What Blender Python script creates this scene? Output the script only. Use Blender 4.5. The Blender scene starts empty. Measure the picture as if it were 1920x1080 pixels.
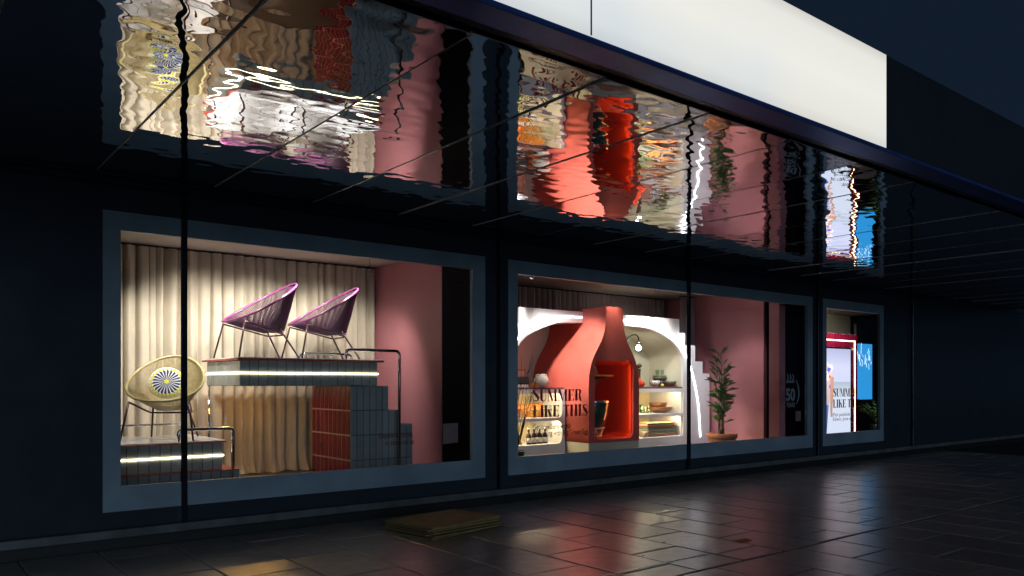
import bpy, bmesh, math, random
from mathutils import Vector, Matrix
random.seed(7)
PI = math.pi
SC = bpy.context.scene
COL = SC.collection

# ------------------------------------------------------------------ camera
cam_d = bpy.data.cameras.new('camera')
cam_d.sensor_width = 36.0
cam_d.lens = 27.79
cam_d.shift_y = 0.0927
cam_d.clip_start = 0.05
cam_d.clip_end = 500
cam = bpy.data.objects.new('camera', cam_d)
COL.objects.link(cam)
cam.location = (0, -8.33, 1.6)
cam.rotation_euler = (math.radians(90), 0, math.radians(-38.403))
SC.camera = cam

# ------------------------------------------------------------------ world (night)
W = bpy.data.worlds.new('World')
SC.world = W
W.use_nodes = True
bg = W.node_tree.nodes['Background']
bg.inputs[0].default_value = (0.25, 0.5, 1.0, 1)
bg.inputs[1].default_value = 0.019

# dim blue street light from behind the camera (night)
sun_d = bpy.data.lights.new('sun', 'SUN')
sun_d.energy = 0.29
sun_d.angle = math.radians(25)
sun_d.color = (0.62, 0.80, 1.0)
sun = bpy.data.objects.new('sun', sun_d)
COL.objects.link(sun)
sun.rotation_euler = Vector((0.30, 1.0, -0.16)).to_track_quat('-Z', 'Y').to_euler()

SC.view_settings.view_transform = 'Standard'
SC.view_settings.look = 'None'
SC.view_settings.exposure = 0.28
SC.view_settings.gamma = 1.0
SC.render.engine = 'CYCLES'
cy = SC.cycles
cy.use_denoising = True
cy.max_bounces = 10
cy.diffuse_bounces = 4
cy.glossy_bounces = 5
cy.transmission_bounces = 6
cy.transparent_max_bounces = 16
cy.sample_clamp_indirect = 6.0
cy.caustics_reflective = True
cy.caustics_refractive = False
cy.blur_glossy = 0.3

# ------------------------------------------------------------------ materials
MATS = {}
def mat(name, col, rough=0.5, metal=0.0, var=0.12, scale=8.0, bump=0.0, bscale=60.0, emit=None, estr=0.0,
        coat=0.0, spec=0.5, rnd=0.0):
    if name in MATS: return MATS[name]
    m = bpy.data.materials.new(name); m.use_nodes = True
    nt = m.node_tree; N = nt.nodes; L = nt.links
    b = N['Principled BSDF']
    b.inputs['Roughness'].default_value = rough
    b.inputs['Metallic'].default_value = metal
    b.inputs['Specular IOR Level'].default_value = spec
    b.inputs['Coat Weight'].default_value = coat
    tc = N.new('ShaderNodeTexCoord')
    if var > 0:
        nz = N.new('ShaderNodeTexNoise'); nz.inputs['Scale'].default_value = scale
        nz.inputs['Detail'].default_value = 5
        L.new(tc.outputs['Object'], nz.inputs['Vector'])
        mr = N.new('ShaderNodeMapRange')
        mr.inputs[1].default_value = 0.3; mr.inputs[2].default_value = 0.7
        mr.inputs[3].default_value = 1 - var; mr.inputs[4].default_value = 1 + var
        L.new(nz.outputs['Fac'], mr.inputs[0])
        val = mr.outputs[0]
        if rnd > 0:
            oi = N.new('ShaderNodeObjectInfo')
            m2 = N.new('ShaderNodeMapRange'); m2.inputs[3].default_value = 1 - rnd; m2.inputs[4].default_value = 1 + rnd
            L.new(oi.outputs['Random'], m2.inputs[0])
            mu = N.new('ShaderNodeMath'); mu.operation = 'MULTIPLY'
            L.new(val, mu.inputs[0]); L.new(m2.outputs[0], mu.inputs[1]); val = mu.outputs[0]
        vm = N.new('ShaderNodeVectorMath'); vm.operation = 'SCALE'
        vm.inputs[0].default_value = col[:3]
        L.new(val, vm.inputs['Scale'])
        L.new(vm.outputs[0], b.inputs['Base Color'])
        rr = N.new('ShaderNodeMapRange')
        rr.inputs[3].default_value = max(0.02, rough * 0.85); rr.inputs[4].default_value = min(1, rough * 1.15)
        L.new(nz.outputs['Fac'], rr.inputs[0]); L.new(rr.outputs[0], b.inputs['Roughness'])
    else:
        b.inputs['Base Color'].default_value = (*col[:3], 1)
    if bump > 0:
        n2 = N.new('ShaderNodeTexNoise'); n2.inputs['Scale'].default_value = bscale
        n2.inputs['Detail'].default_value = 4
        L.new(tc.outputs['Object'], n2.inputs['Vector'])
        bp = N.new('ShaderNodeBump'); bp.inputs['Strength'].default_value = 1.0
        bp.inputs['Distance'].default_value = bump
        L.new(n2.outputs['Fac'], bp.inputs['Height']); L.new(bp.outputs[0], b.inputs['Normal'])
    if emit:
        b.inputs['Emission Color'].default_value = (*emit, 1)
        b.inputs['Emission Strength'].default_value = estr
    MATS[name] = m
    return m

def glass_mat(name, tint=(1, 1, 1), refl=1.0, rough=0.0):
    m = bpy.data.materials.new(name); m.use_nodes = True
    nt = m.node_tree; N = nt.nodes; L = nt.links
    N.remove(N['Principled BSDF'])
    out = N['Material Output']
    t = N.new('ShaderNodeBsdfTransparent'); t.inputs[0].default_value = (*tint, 1)
    g = N.new('ShaderNodeBsdfGlossy'); g.inputs['Roughness'].default_value = rough
    fr = N.new('ShaderNodeFresnel'); fr.inputs[0].default_value = 1.45
    mu = N.new('ShaderNodeMath'); mu.operation = 'MULTIPLY'; mu.inputs[1].default_value = refl
    mx = N.new('ShaderNodeMixShader')
    ge = N.new('ShaderNodeNewGeometry')          # only the outer face of a pane reflects
    inv = N.new('ShaderNodeMath'); inv.operation = 'SUBTRACT'; inv.inputs[0].default_value = 1.0
    L.new(ge.outputs['Backfacing'], inv.inputs[1])
    m2 = N.new('ShaderNodeMath'); m2.operation = 'MULTIPLY'
    L.new(fr.outputs[0], mu.inputs[0]); L.new(mu.outputs[0], m2.inputs[0]); L.new(inv.outputs[0], m2.inputs[1])
    L.new(m2.outputs[0], mx.inputs[0])
    L.new(t.outputs[0], mx.inputs[1]); L.new(g.outputs[0], mx.inputs[2]); L.new(mx.outputs[0], out.inputs[0])
    MATS[name] = m
    return m

def led(name, col, s):
    return mat(name, (0.9, 0.9, 0.9), 0.4, var=0, emit=col, estr=s)

M_BLACK = mat('black_cladding', (0.032, 0.042, 0.056), 0.22, var=0.10, scale=3, spec=0.45)
M_DARKIN = mat('dark_interior_panel', (0.004, 0.0032, 0.005), 0.8, var=0.3, scale=2, spec=0.1)
M_FRAME = mat('blue_grey_frame', (0.22, 0.30, 0.36), 0.42, var=0.18, scale=1.6, bump=0.0004, bscale=90)
M_MULL = mat('dark_steel', (0.06, 0.06, 0.07), 0.25, metal=0.9, var=0.2, scale=5)
M_LEDGE = mat('ledge_stone', (0.11, 0.12, 0.12), 0.38, var=0.3, scale=5, bump=0.001, bscale=30)
M_PLINTH = mat('plinth_stone', (0.012, 0.014, 0.014), 0.6, var=0.4, scale=5)
M_UPPER = mat('upper_wall', (0.02, 0.025, 0.035), 0.6, var=0.3, scale=1)
M_GLASS = glass_mat('window_glass', (0.985, 0.99, 0.99), 0.8)
M_CUP = glass_mat('cup_glass', (0.86, 0.93, 0.86), 1.6)
M_GREENGLASS = glass_mat('green_glass', (0.50, 0.72, 0.30), 1.6)
M_FLOOR = mat('display_floor', (0.07, 0.062, 0.068), 0.45, var=0.25, scale=6)
M_CEIL = mat('display_ceiling', (0.42, 0.36, 0.33), 0.7, var=0.08, scale=2)
M_PINK = mat('pink_wall', (0.48, 0.185, 0.22), 0.55, var=0.10, scale=1.4)
M_BEIGEWALL = mat('beige_wall', (0.42, 0.38, 0.30), 0.7, var=0.08, scale=2)
M_CURT = mat('beige_curtain', (0.47, 0.415, 0.335), 0.85, var=0.08, scale=3, bump=0.0006, bscale=160)
M_GREYCURT = mat('grey_curtain', (0.36, 0.30, 0.31), 0.85, var=0.12, scale=3, bump=0.0006, bscale=160)
M_GROUT = mat('grout', (0.05, 0.055, 0.055), 0.9, var=0.2)
M_GROUTW = mat('white_grout', (0.48, 0.33, 0.36), 0.9, var=0.1)
M_GTILE = mat('grey_tile', (0.30, 0.34, 0.34), 0.22, var=0.06, scale=9, rnd=0.10, coat=0.3)
M_WTILE = mat('white_tile', (0.72, 0.77, 0.86), 0.22, var=0.05, scale=9, rnd=0.06, coat=0.3)
M_RTILE = mat('red_tile', (0.165, 0.005, 0.028), 0.2, var=0.04, scale=9, rnd=0.14, coat=0.3)
M_RTRIM = mat('red_trim', (0.40, 0.07, 0.05), 0.4, var=0.1)
M_CHROME = mat('chrome', (0.75, 0.76, 0.78), 0.10, metal=1.0, var=0.04)
M_PURP = mat('purple_cord', (0.040, 0.007, 0.030), 0.5, var=0.15, scale=20, spec=0.3)
M_PRIM = mat('pink_purple_rim', (0.22, 0.05, 0.16), 0.25, var=0.1, scale=10, spec=0.7)
M_CHLEG = mat('chair_leg_steel', (0.06, 0.022, 0.026), 0.32, metal=0.3, var=0.2)
M_STRAW = mat('straw_cord', (0.40, 0.32, 0.17), 0.5, var=0.2, scale=30)
M_STRIM = mat('straw_rim', (0.42, 0.36, 0.17), 0.4, var=0.1)
M_RED = mat('kiln_red', (0.56, 0.105, 0.075), 0.62, var=0.14, scale=3.2, bump=0.0012, bscale=22)
M_REDIN = mat('kiln_red_inside', (0.50, 0.06, 0.035), 0.6, var=0.1, scale=3)
M_WHITE = mat('white_panel', (0.76, 0.76, 0.78), 0.42, var=0.04, scale=3)
M_CREAM = mat('cream_plaster', (0.60, 0.58, 0.47), 0.75, var=0.06, scale=3)
M_COUNTER = mat('brown_counter', (0.16, 0.05, 0.05), 0.4, var=0.2, scale=10)
M_LEDW = led('led_white', (1.0, 0.86, 0.55), 5.0)
M_LEDC = led('led_cool', (0.93, 0.95, 1.0), 6.0)
M_LEDY = led('led_warm', (1.0, 0.52, 0.14), 48.0)
M_LEDS = led('led_shelf', (1.0, 0.78, 0.44), 85.0)
M_LEDN = led('led_niche', (1.0, 0.93, 0.70), 16.0)
M_LEDL = led('led_line', (0.95, 0.96, 1.0), 0.9)
M_LEDO = led('led_orange', (1.0, 0.36, 0.09), 32.0)
M_BULB = led('bulb', (1.0, 0.93, 0.74), 60.0)
M_LENS = led('spot_lens', (1.0, 0.93, 0.82), 10.0)
M_FASC = led('fascia_light', (1.0, 0.98, 0.87), 0.74)

def fascia_mat():
    m = bpy.data.materials.new('fascia_lightbox'); m.use_nodes = True
    nt = m.node_tree; N = nt.nodes; L = nt.links; b = N['Principled BSDF']
    b.inputs['Base Color'].default_value = (.5, .5, .48, 1); b.inputs['Roughness'].default_value = .4
    ge = N.new('ShaderNodeNewGeometry')
    nz = N.new('ShaderNodeTexNoise'); nz.inputs['Scale'].default_value = 0.55; nz.inputs['Detail'].default_value = 2
    L.new(ge.outputs['Position'], nz.inputs['Vector'])
    cr = N.new('ShaderNodeValToRGB'); e = cr.color_ramp.elements
    e[0].position = .35; e[0].color = (.84, .90, .93, 1); e[1].position = .6; e[1].color = (1.0, .98, .89, 1)
    L.new(nz.outputs['Fac'], cr.inputs[0]); L.new(cr.outputs[0], b.inputs['Emission Color'])
    sp = N.new('ShaderNodeSeparateXYZ'); L.new(ge.outputs['Position'], sp.inputs[0])
    mr = N.new('ShaderNodeValToRGB'); q = mr.color_ramp.elements       # lightbox glow painted dimmer towards top and bottom edges
    q[0].position = 0; q[0].color = (.54, .54, .54, 1); q[1].position = 1; q[1].color = (.50, .50, .50, 1)
    for p, v in ((.12, .63), (.5, .68), (.88, .64)):
        n_ = q.new(p); n_.color = (v, v, v, 1)
    ma = N.new('ShaderNodeMapRange'); ma.inputs[1].default_value = 3.615; ma.inputs[2].default_value = 4.41
    L.new(sp.outputs[2], ma.inputs[0]); L.new(ma.outputs[0], mr.inputs[0]); L.new(mr.outputs[0], b.inputs['Emission Strength'])
    return m
M_FASC = fascia_mat()
def mirror_mat():
    m = bpy.data.materials.new('mirror_steel'); m.use_nodes = True
    nt = m.node_tree; N = nt.nodes; L = nt.links
    b = N['Principled BSDF']
    b.inputs['Base Color'].default_value = (0.93, 0.93, 0.95, 1)
    b.inputs['Metallic'].default_value = 1.0
    b.inputs['Roughness'].default_value = 0.0
    tc = N.new('ShaderNodeTexCoord'); oi = N.new('ShaderNodeObjectInfo')
    ad = N.new('ShaderNodeVectorMath'); ad.operation = 'MULTIPLY_ADD'
    ad.inputs[1].default_value = (1, 1, 1)
    cx = N.new('ShaderNodeCombineXYZ')
    mm = N.new('ShaderNodeMath'); mm.operation = 'MULTIPLY'; mm.inputs[1].default_value = 37.0
    L.new(oi.outputs['Random'], mm.inputs[0]); L.new(mm.outputs[0], cx.inputs[0]); L.new(mm.outputs[0], cx.inputs[2])
    L.new(tc.outputs['Object'], ad.inputs[0]); L.new(cx.outputs[0], ad.inputs[2])
    sc = N.new('ShaderNodeVectorMath'); sc.operation = 'MULTIPLY'; sc.inputs[1].default_value = (0.8, 1.15, 1)
    L.new(ad.outputs[0], sc.inputs[0])
    n1 = N.new('ShaderNodeTexNoise'); n1.inputs['Scale'].default_value = 6.6; n1.inputs['Detail'].default_value = 0.4
    n1.inputs['Roughness'].default_value = 0.45
    n2 = N.new('ShaderNodeTexNoise'); n2.inputs['Scale'].default_value = 1.3; n2.inputs['Detail'].default_value = 0
    L.new(sc.outputs[0], n1.inputs['Vector']); L.new(sc.outputs[0], n2.inputs['Vector'])
    b1 = N.new('ShaderNodeBump'); b1.inputs['Strength'].default_value = 1; b1.inputs['Distance'].default_value = 0.0030
    b2 = N.new('ShaderNodeBump'); b2.inputs['Strength'].default_value = 1; b2.inputs['Distance'].default_value = 0.0065
    n3 = N.new('ShaderNodeTexNoise'); n3.inputs['Scale'].default_value = 0.9; n3.inputs['Detail'].default_value = 1
    L.new(ad.outputs[0], n3.inputs['Vector'])
    mr = N.new('ShaderNodeMapRange'); mr.inputs[1].default_value = 0.35; mr.inputs[2].default_value = 0.65
    mr.inputs[3].default_value = 0.6; mr.inputs[4].default_value = 1.3
    L.new(n3.outputs['Fac'], mr.inputs[0])
    hm = N.new('ShaderNodeMath'); hm.operation = 'MULTIPLY'
    L.new(n1.outputs['Fac'], hm.inputs[0]); L.new(mr.outputs[0], hm.inputs[1])
    L.new(hm.outputs[0], b1.inputs['Height'])
    L.new(n2.outputs['Fac'], b2.inputs['Height'])
    L.new(b2.outputs[0], b1.inputs['Normal']); L.new(b1.outputs[0], b.inputs['Normal'])
    return m
M_MIRROR = mirror_mat()

def paver_mat():
    m = mat('paving_stone', (0.34, 0.30, 0.27), 0.4, var=0.22, scale=7, bump=0.0005, bscale=45, rnd=0.22, spec=1.0, coat=0.8)
    nt = m.node_tree; N = nt.nodes; L = nt.links
    b = N['Principled BSDF']
    tc = [n for n in N if n.type == 'TEX_COORD'][0]
    nz = N.new('ShaderNodeTexNoise'); nz.inputs['Scale'].default_value = 1.7; nz.inputs['Detail'].default_value = 3
    ge = N.new('ShaderNodeNewGeometry')
    L.new(ge.outputs['Position'], nz.inputs['Vector'])
    mr = N.new('ShaderNodeMapRange'); mr.inputs[1].default_value = 0.15; mr.inputs[2].default_value = 0.85
    mr.inputs[3].default_value = 0.25; mr.inputs[4].default_value = 0.37
    L.new(nz.outputs['Fac'], mr.inputs[0]); L.new(mr.outputs[0], b.inputs['Roughness'])
    return m
M_PAVE = paver_mat()
M_PAVE.node_tree.nodes['Principled BSDF'].inputs['Coat Roughness'].default_value = 0.26
M_GROUND = mat('ground_bed', (0.018, 0.017, 0.016), 0.8, var=0.4, scale=3, bump=0.003, bscale=30)

# ------------------------------------------------------------------ mesh helpers
def origin(o):
    v = Vector((0, 0, 0))
    while o is not None:
        v += o.location; o = o.parent
    return v

class MB:
    def __init__(s): s.v = []; s.f = []; s.sm = []
    def add(s, vs, fs, smooth=False):
        b = len(s.v); s.v += [tuple(v) for v in vs]
        for f in fs:
            s.f.append(tuple(i + b for i in f)); s.sm.append(smooth)
        return s
    def box(s, x0, x1, y0, y1, z0, z1, ch=0.0):
        if ch <= 0:
            vs = [(x0, y0, z0), (x1, y0, z0), (x1, y1, z0), (x0, y1, z0), (x0, y0, z1), (x1, y0, z1), (x1, y1, z1), (x0, y1, z1)]
            return s.add(vs, [(0, 3, 2, 1), (4, 5, 6, 7), (0, 1, 5, 4), (1, 2, 6, 5), (2, 3, 7, 6), (3, 0, 4, 7)])
        bm = bmesh.new()
        bmesh.ops.create_cube(bm, size=1)
        for v in bm.verts:
            v.co = Vector(((x0 + x1) / 2 + v.co.x * (x1 - x0), (y0 + y1) / 2 + v.co.y * (y1 - y0), (z0 + z1) / 2 + v.co.z * (z1 - z0)))
        bmesh.ops.bevel(bm, geom=bm.edges[:], offset=ch, segments=1, affect='EDGES', profile=0.5)
        bm.verts.index_update()
        s.add([v.co[:] for v in bm.verts], [[v.index for v in f.verts] for f in bm.faces])
        bm.free(); return s
    def tube(s, path, r, n=8, closed=False, cap=True, r2=None):
        P = [Vector(p) for p in path]; k = len(P)
        rings = []
        up = Vector((0.123, 0.31, 0.94)).normalized()
        prev = None
        for i, p in enumerate(P):
            if closed: t = P[(i + 1) % k] - P[i - 1]
            else: t = P[min(i + 1, k - 1)] - P[max(i - 1, 0)]
            t.normalize()
            if prev is None:
                a = up.cross(t)
                if a.length < 1e-3: a = Vector((1, 0, 0)).cross(t)
            else: a = prev - t * prev.dot(t)
            a.normalize(); prev = a; b = t.cross(a)
            rr = r if r2 is None else r + (r2 - r) * i / max(1, k - 1)
            rings.append([p + (a * math.cos(2 * PI * j / n) + b * math.sin(2 * PI * j / n)) * rr for j in range(n)])
        vs = [v for R in rings for v in R]; fs = []
        for i in range(k if closed else k - 1):
            i2 = (i + 1) % k
            for j in range(n):
                j2 = (j + 1) % n
                fs.append((i * n + j, i * n + j2, i2 * n + j2, i2 * n + j))
        s.add(vs, fs, True)
        if cap and not closed:
            b = len(s.v) - k * n
            s.f.append(tuple(b + j for j in reversed(range(n)))); s.sm.append(False)
            s.f.append(tuple(b + (k - 1) * n + j for j in range(n))); s.sm.append(False)
        return s
    def lathe(s, prof, c=(0, 0, 0), n=24, M=None):
        vs = []; fs = []
        for r, z in prof:
            for j in range(n):
                p = Vector((r * math.cos(2 * PI * j / n), r * math.sin(2 * PI * j / n), z))
                if M is not None: p = M @ p
                vs.append((p.x + c[0], p.y + c[1], p.z + c[2]))
        for i in range(len(prof) - 1):
            for j in range(n):
                j2 = (j + 1) % n
                fs.append((i * n + j, i * n + j2, (i + 1) * n + j2, (i + 1) * n + j))
        s.add(vs, fs, True)
        b = len(s.v) - len(prof) * n
        if prof[0][0] > 1e-4: s.f.append(tuple(b + j for j in reversed(range(n)))); s.sm.append(False)
        if prof[-1][0] > 1e-4: s.f.append(tuple(b + (len(prof) - 1) * n + j for j in range(n))); s.sm.append(False)
        return s
    def prism_xz(s, pts, y0, y1):
        n = len(pts)
        vs = [(x, y0, z) for x, z in pts] + [(x, y1, z) for x, z in pts]
        fs = [tuple(range(n)), tuple(range(2 * n - 1, n - 1, -1))]
        for i in range(n):
            j = (i + 1) % n
            fs.append((j, i, n + i, n + j))
        return s.add(vs, fs)
    def grid(s, fn, nu, nv, smooth=True):
        vs = [fn(i / nu, j / nv) for j in range(nv + 1) for i in range(nu + 1)]
        fs = [(j * (nu + 1) + i, j * (nu + 1) + i + 1, (j + 1) * (nu + 1) + i + 1, (j + 1) * (nu + 1) + i) for j in range(nv) for i in range(nu)]
        return s.add(vs, fs, smooth)
    def mesh(s, name, m, off=(0, 0, 0)):
        me = bpy.data.meshes.new(name)
        me.from_pydata([(v[0] - off[0], v[1] - off[1], v[2] - off[2]) for v in s.v], [], s.f)
        me.polygons.foreach_set('use_smooth', s.sm)
        bm = bmesh.new(); bm.from_mesh(me)
        bmesh.ops.triangulate(bm, faces=[f for f in bm.faces if len(f.verts) > 4])
        bmesh.ops.recalc_face_normals(bm, faces=bm.faces[:])
        bm.to_mesh(me); bm.free()
        if m: me.materials.append(m)
        me.update(); return me
    def build(s, name, m, parent=None, local=False, fixn=True):
        if parent is not None:
            off = Vector((0, 0, 0)) if local else origin(parent)
            o = bpy.data.objects.new(name, s.mesh(name, m, off)); o.parent = parent
        else:
            xs = [v[0] for v in s.v]; ys = [v[1] for v in s.v]; zs = [v[2] for v in s.v]
            off = Vector(((min(xs) + max(xs)) / 2, (min(ys) + max(ys)) / 2, min(zs)))
            o = bpy.data.objects.new(name, s.mesh(name, m, off)); o.location = off
        COL.objects.link(o); return o

def tag(o, label, cat, group=None):
    o['label'] = label; o['category'] = cat
    if group: o['group'] = group
    return o
def thing(name, label, cat, loc=(0, 0, 0), rz=0.0, group=None):
    o = bpy.data.objects.new(name, None); COL.objects.link(o)
    o.empty_display_size = 0.1; o.location = loc; o.rotation_euler = (0, 0, rz)
    return tag(o, label, cat, group)
def struct(o):
    o['kind'] = 'structure'; return o
def copy_tree(o, parent=None):
    c = o.copy(); COL.objects.link(c); c.parent = parent
    for ch in list(o.children): copy_tree(ch, c)
    return c
def inst(me, name, parent, loc, rot=(0, 0, 0)):
    o = bpy.data.objects.new(name, me); COL.objects.link(o); o.parent = parent
    o.location = Vector(loc) - origin(parent); o.rotation_euler = rot
    return o
TILES = {}
def tile_mesh(w, d, h, m, ch=0.003):
    k = (round(w, 3), round(d, 3), round(h, 3), m.name)
    if k not in TILES:
        TILES[k] = MB().box(-w / 2, w / 2, -d / 2, d / 2, -h / 2, h / 2, min(ch, min(w, d, h) * 0.4)).mesh('tile', m)
    return TILES[k]
def tiles_y(parent, x0, x1, z0, z1, y, nx, nz, m, gap=0.007, th=0.012, name='tile'):
    """tiles on a face looking towards -y, proud of plane y"""
    w = (x1 - x0) / nx; h = (z1 - z0) / nz
    me = tile_mesh(w - gap, th, h - gap, m)
    for i in range(nx):
        for k in range(nz):
            inst(me, name, parent, (x0 + w * (i + .5), y - th / 2 + random.uniform(-.0008, .0008), z0 + h * (k + .5)),
                 (random.uniform(-.004, .004), 0, random.uniform(-.006, .006)))
def tiles_x(parent, y0, y1, z0, z1, x, ny, nz, m, gap=0.007, th=0.012, name='tile'):
    """tiles on a face looking towards -x"""
    w = (y1 - y0) / ny; h = (z1 - z0) / nz
    me = tile_mesh(th, w - gap, h - gap, m)
    for i in range(ny):
        for k in range(nz):
            inst(me, name, parent, (x - th / 2 + random.uniform(-.0008, .0008), y0 + w * (i + .5), z0 + h * (k + .5)),
                 (0, random.uniform(-.004, .004), random.uniform(-.006, .006)))
def tiles_z(parent, x0, x1, y0, y1, z, nx, ny, m, gap=0.006, th=0.01, name='tile'):
    w = (x1 - x0) / nx; h = (y1 - y0) / ny
    me = tile_mesh(w - gap, h - gap, th, m)
    for i in range(nx):
        for k in range(ny):
            inst(me, name, parent, (x0 + w * (i + .5), y0 + h * (k + .5), z + th / 2), (random.uniform(-.004, .004), random.uniform(-.004, .004), 0))
def crom(pts, n=8, closed=False):
    out = []; k = len(pts)
    P = [tuple(p) for p in pts]
    rng = range(k) if closed else range(k - 1)
    for i in rng:
        if closed: p0, p1, p2, p3 = P[i - 1], P[i], P[(i + 1) % k], P[(i + 2) % k]
        else: p0, p1, p2, p3 = P[max(i - 1, 0)], P[i], P[i + 1], P[min(i + 2, k - 1)]
        for j in range(n):
            t = j / n
            out.append(tuple(0.5 * ((2 * b) + (-a + c) * t + (2 * a - 5 * b + 4 * c - d) * t * t + (-a + 3 * b - 3 * c + d) * t ** 3) for a, b, c, d in zip(p0, p1, p2, p3)))
    if not closed: out.append(P[-1])
    return out
def fillet(pts, r, n=5):
    """polyline with rounded corners"""
    out = [Vector(pts[0])]
    for i in range(1, len(pts) - 1):
        a, b, c = Vector(pts[i - 1]), Vector(pts[i]), Vector(pts[i + 1])
        d1 = (a - b).normalized(); d2 = (c - b).normalized()
        p = b + d1 * r; q = b + d2 * r
        for k in range(n + 1):
            t = k / n
            out.append((1 - t) ** 2 * p + 2 * t * (1 - t) * b + t * t * q)
    out.append(Vector(pts[-1])); return out
def spot(parent, name, loc, target, watts, deg, col=(1, .9, .76), blend=0.7, size=0.09):
    d = bpy.data.lights.new(name, 'SPOT'); d.energy = watts; d.spot_size = math.radians(deg); d.spot_blend = blend
    d.color = col; d.shadow_soft_size = size
    o = bpy.data.objects.new(name, d); COL.objects.link(o); o.parent = parent
    o.location = Vector(loc) - origin(parent)
    o.rotation_euler = (Vector(target) - Vector(loc)).to_track_quat('-Z', 'Y').to_euler()
    return o
def track_spot(label, loc, target, watts, deg, col=(1, .9, .76), blend=0.6, group=None):
    t = thing('track_spotlight', label, 'spotlight', (loc[0], loc[1], loc[2] - 0.02), 0, group)
    d = (Vector(target) - Vector(loc)).normalized()
    L = Vector(loc)
    MB().tube([L - d * .10, L - d * .09, L + d * .045], 0.04, 12).build('housing', M_MULL, t)
    MB().tube([L + d * .046, L + d * .049], 0.032, 12).build('lens', M_LENS, t)
    MB().tube([L - d * .05, (L.x, L.y, 3.489)], 0.008, 6).build('stem', M_MULL, t)
    spot(t, 'lamp', L + d * .06, target, watts, deg, col, blend)
    return t

MARK = set()
def begin_display():
    MARK.clear(); MARK.update(o.name for o in bpy.data.objects)
def settle(k, off):
    # the display group just modelled at unit size takes its real size and place in the window bay
    for o in [q for q in bpy.data.objects if q.name not in MARK and q.parent is None]:
        o.location = Vector(o.location) * k + Vector(off); o.scale = Vector(o.scale) * k

# ================================================================== GROUND
bed = struct(MB().box(-60, 80, -60, 30, -0.5, -0.012).build('ground', M_GROUND))
pav = bpy.data.objects.new('pavement', None); COL.objects.link(pav); struct(pav)
SL = {}
def slab(x0, x1, y0, y1):
    k = (round(x1 - x0, 2), round(y1 - y0, 2))
    if k[0] < .08 or k[1] < .08: return
    if k not in SL:
        a, b = k[0] / 2 - .008, k[1] / 2 - .008
        SL[k] = MB().box(-a, a, -b, b, -0.06, 0, 0.006).mesh('paving_slab', M_PAVE)
    inst(SL[k], 'paving_slab', pav, ((x0 + x1) / 2, (y0 + y1) / 2, random.uniform(-.003, .001)),
         (random.uniform(-.0035, .0035), random.uniform(-.0035, .0035), random.uniform(-.002, .002)))
for r in range(-9, 23):
    x0 = 4.80 + .645 * r; x1 = x0 + .645
    ph = -2.78 if r % 2 == 0 else -2.32
    ys = [ph + .93 * n for n in range(-6, 6)]
    cuts = [-4.03] + [y for y in ys if -4.03 + .1 < y < -.01 - .1] + [-0.01]
    for a, b in zip(cuts[:-1], cuts[1:]): slab(x0, x1, a, b)
for r in range(-2, 14):
    x0 = 4.35 + .645 * r; x1 = x0 + .645
    ph = -4.6 if r % 2 == 0 else -5.05
    cuts = [-4.055] + [y for y in (ph, ph - .93, ph - 1.86) if y > -6.9] + [-6.95]
    for a, b in zip(cuts[:-1], cuts[1:]): slab(x0, x1, b, a)

# ================================================================== SHOP BUILDING
B = thing('shop_building', 'dark glass shopfront with blue grey framed display windows at night', 'building', (9, 0, 0))
ZT, ZB = 3.255, 0.36      # outer frame
IT, IB = 3.072, 0.60      # inner opening
WIN = [(1.62, 6.149, 1.78, 5.943), (6.53, 13.974, 6.695, 13.788), (14.335, 16.75, 14.471, 16.60)]
XL, XR = -14.0, 40.0
MB().box(XL, XR, 0.0, 0.05, ZT, 3.62).build('top_cladding', M_BLACK, B)
MB().box(XL, XR, 0.0, 0.05, 0.20, ZB).build('bottom_cladding', M_BLACK, B)
edges = [XL] + [e for w in WIN for e in (w[0], w[1])] + [XR]
for a, b in zip(edges[0::2], edges[1::2]):
    MB().box(a, b, 0.0, 0.05, ZB, ZT).build('pier_cladding', M_BLACK, B)
MB().box(XL, XR, -0.085, 0.05, 0.118, 0.198, 0.004).build('ledge', M_LEDGE, B)
MB().box(XL, XR, 0.012, 0.05, -0.10, 0.116).build('plinth', M_PLINTH, B)
MB().box(XL, XR, 0.0, 0.3, 3.70, 5.2).build('upper_wall', M_UPPER, B)
for (a, b, c, d) in WIN:
    fr = MB()
    fr.box(a + .002, b - .002, -0.012, 0.045, IT, ZT - .002); fr.box(a + .002, b - .002, -0.012, 0.045, ZB + .002, IB)
    fr.box(a + .002, c, -0.012, 0.045, IB, IT); fr.box(d, b - .002, -0.012, 0.045, IB, IT)
    fr.build('window_frame', M_FRAME, B)
panes = []
for (a, b) in ((1.78, 2.358), (2.358, 5.943), (6.695, 10.243), (10.243, 13.788), (14.471, 16.60)):
    panes.append(MB().box(a, b, 0.012, 0.020, IB, IT).build('glass_pane', M_GLASS, B))
for x, w in ((2.358, .027), (6.351, .012), (10.243, .026), (14.106, .010), (-1.5, .012), (18.0, .012)):
    MB().box(x - w, x + w, -0.062, -0.014, 0.20, 3.54, 0.004).build('mullion', M_MULL, B)
# thin reveal line between wall and soffit
MB().box(XL, XR, -0.03, -0.002, 3.50, 3.515).build('head_trim', M_MULL, B)

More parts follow.
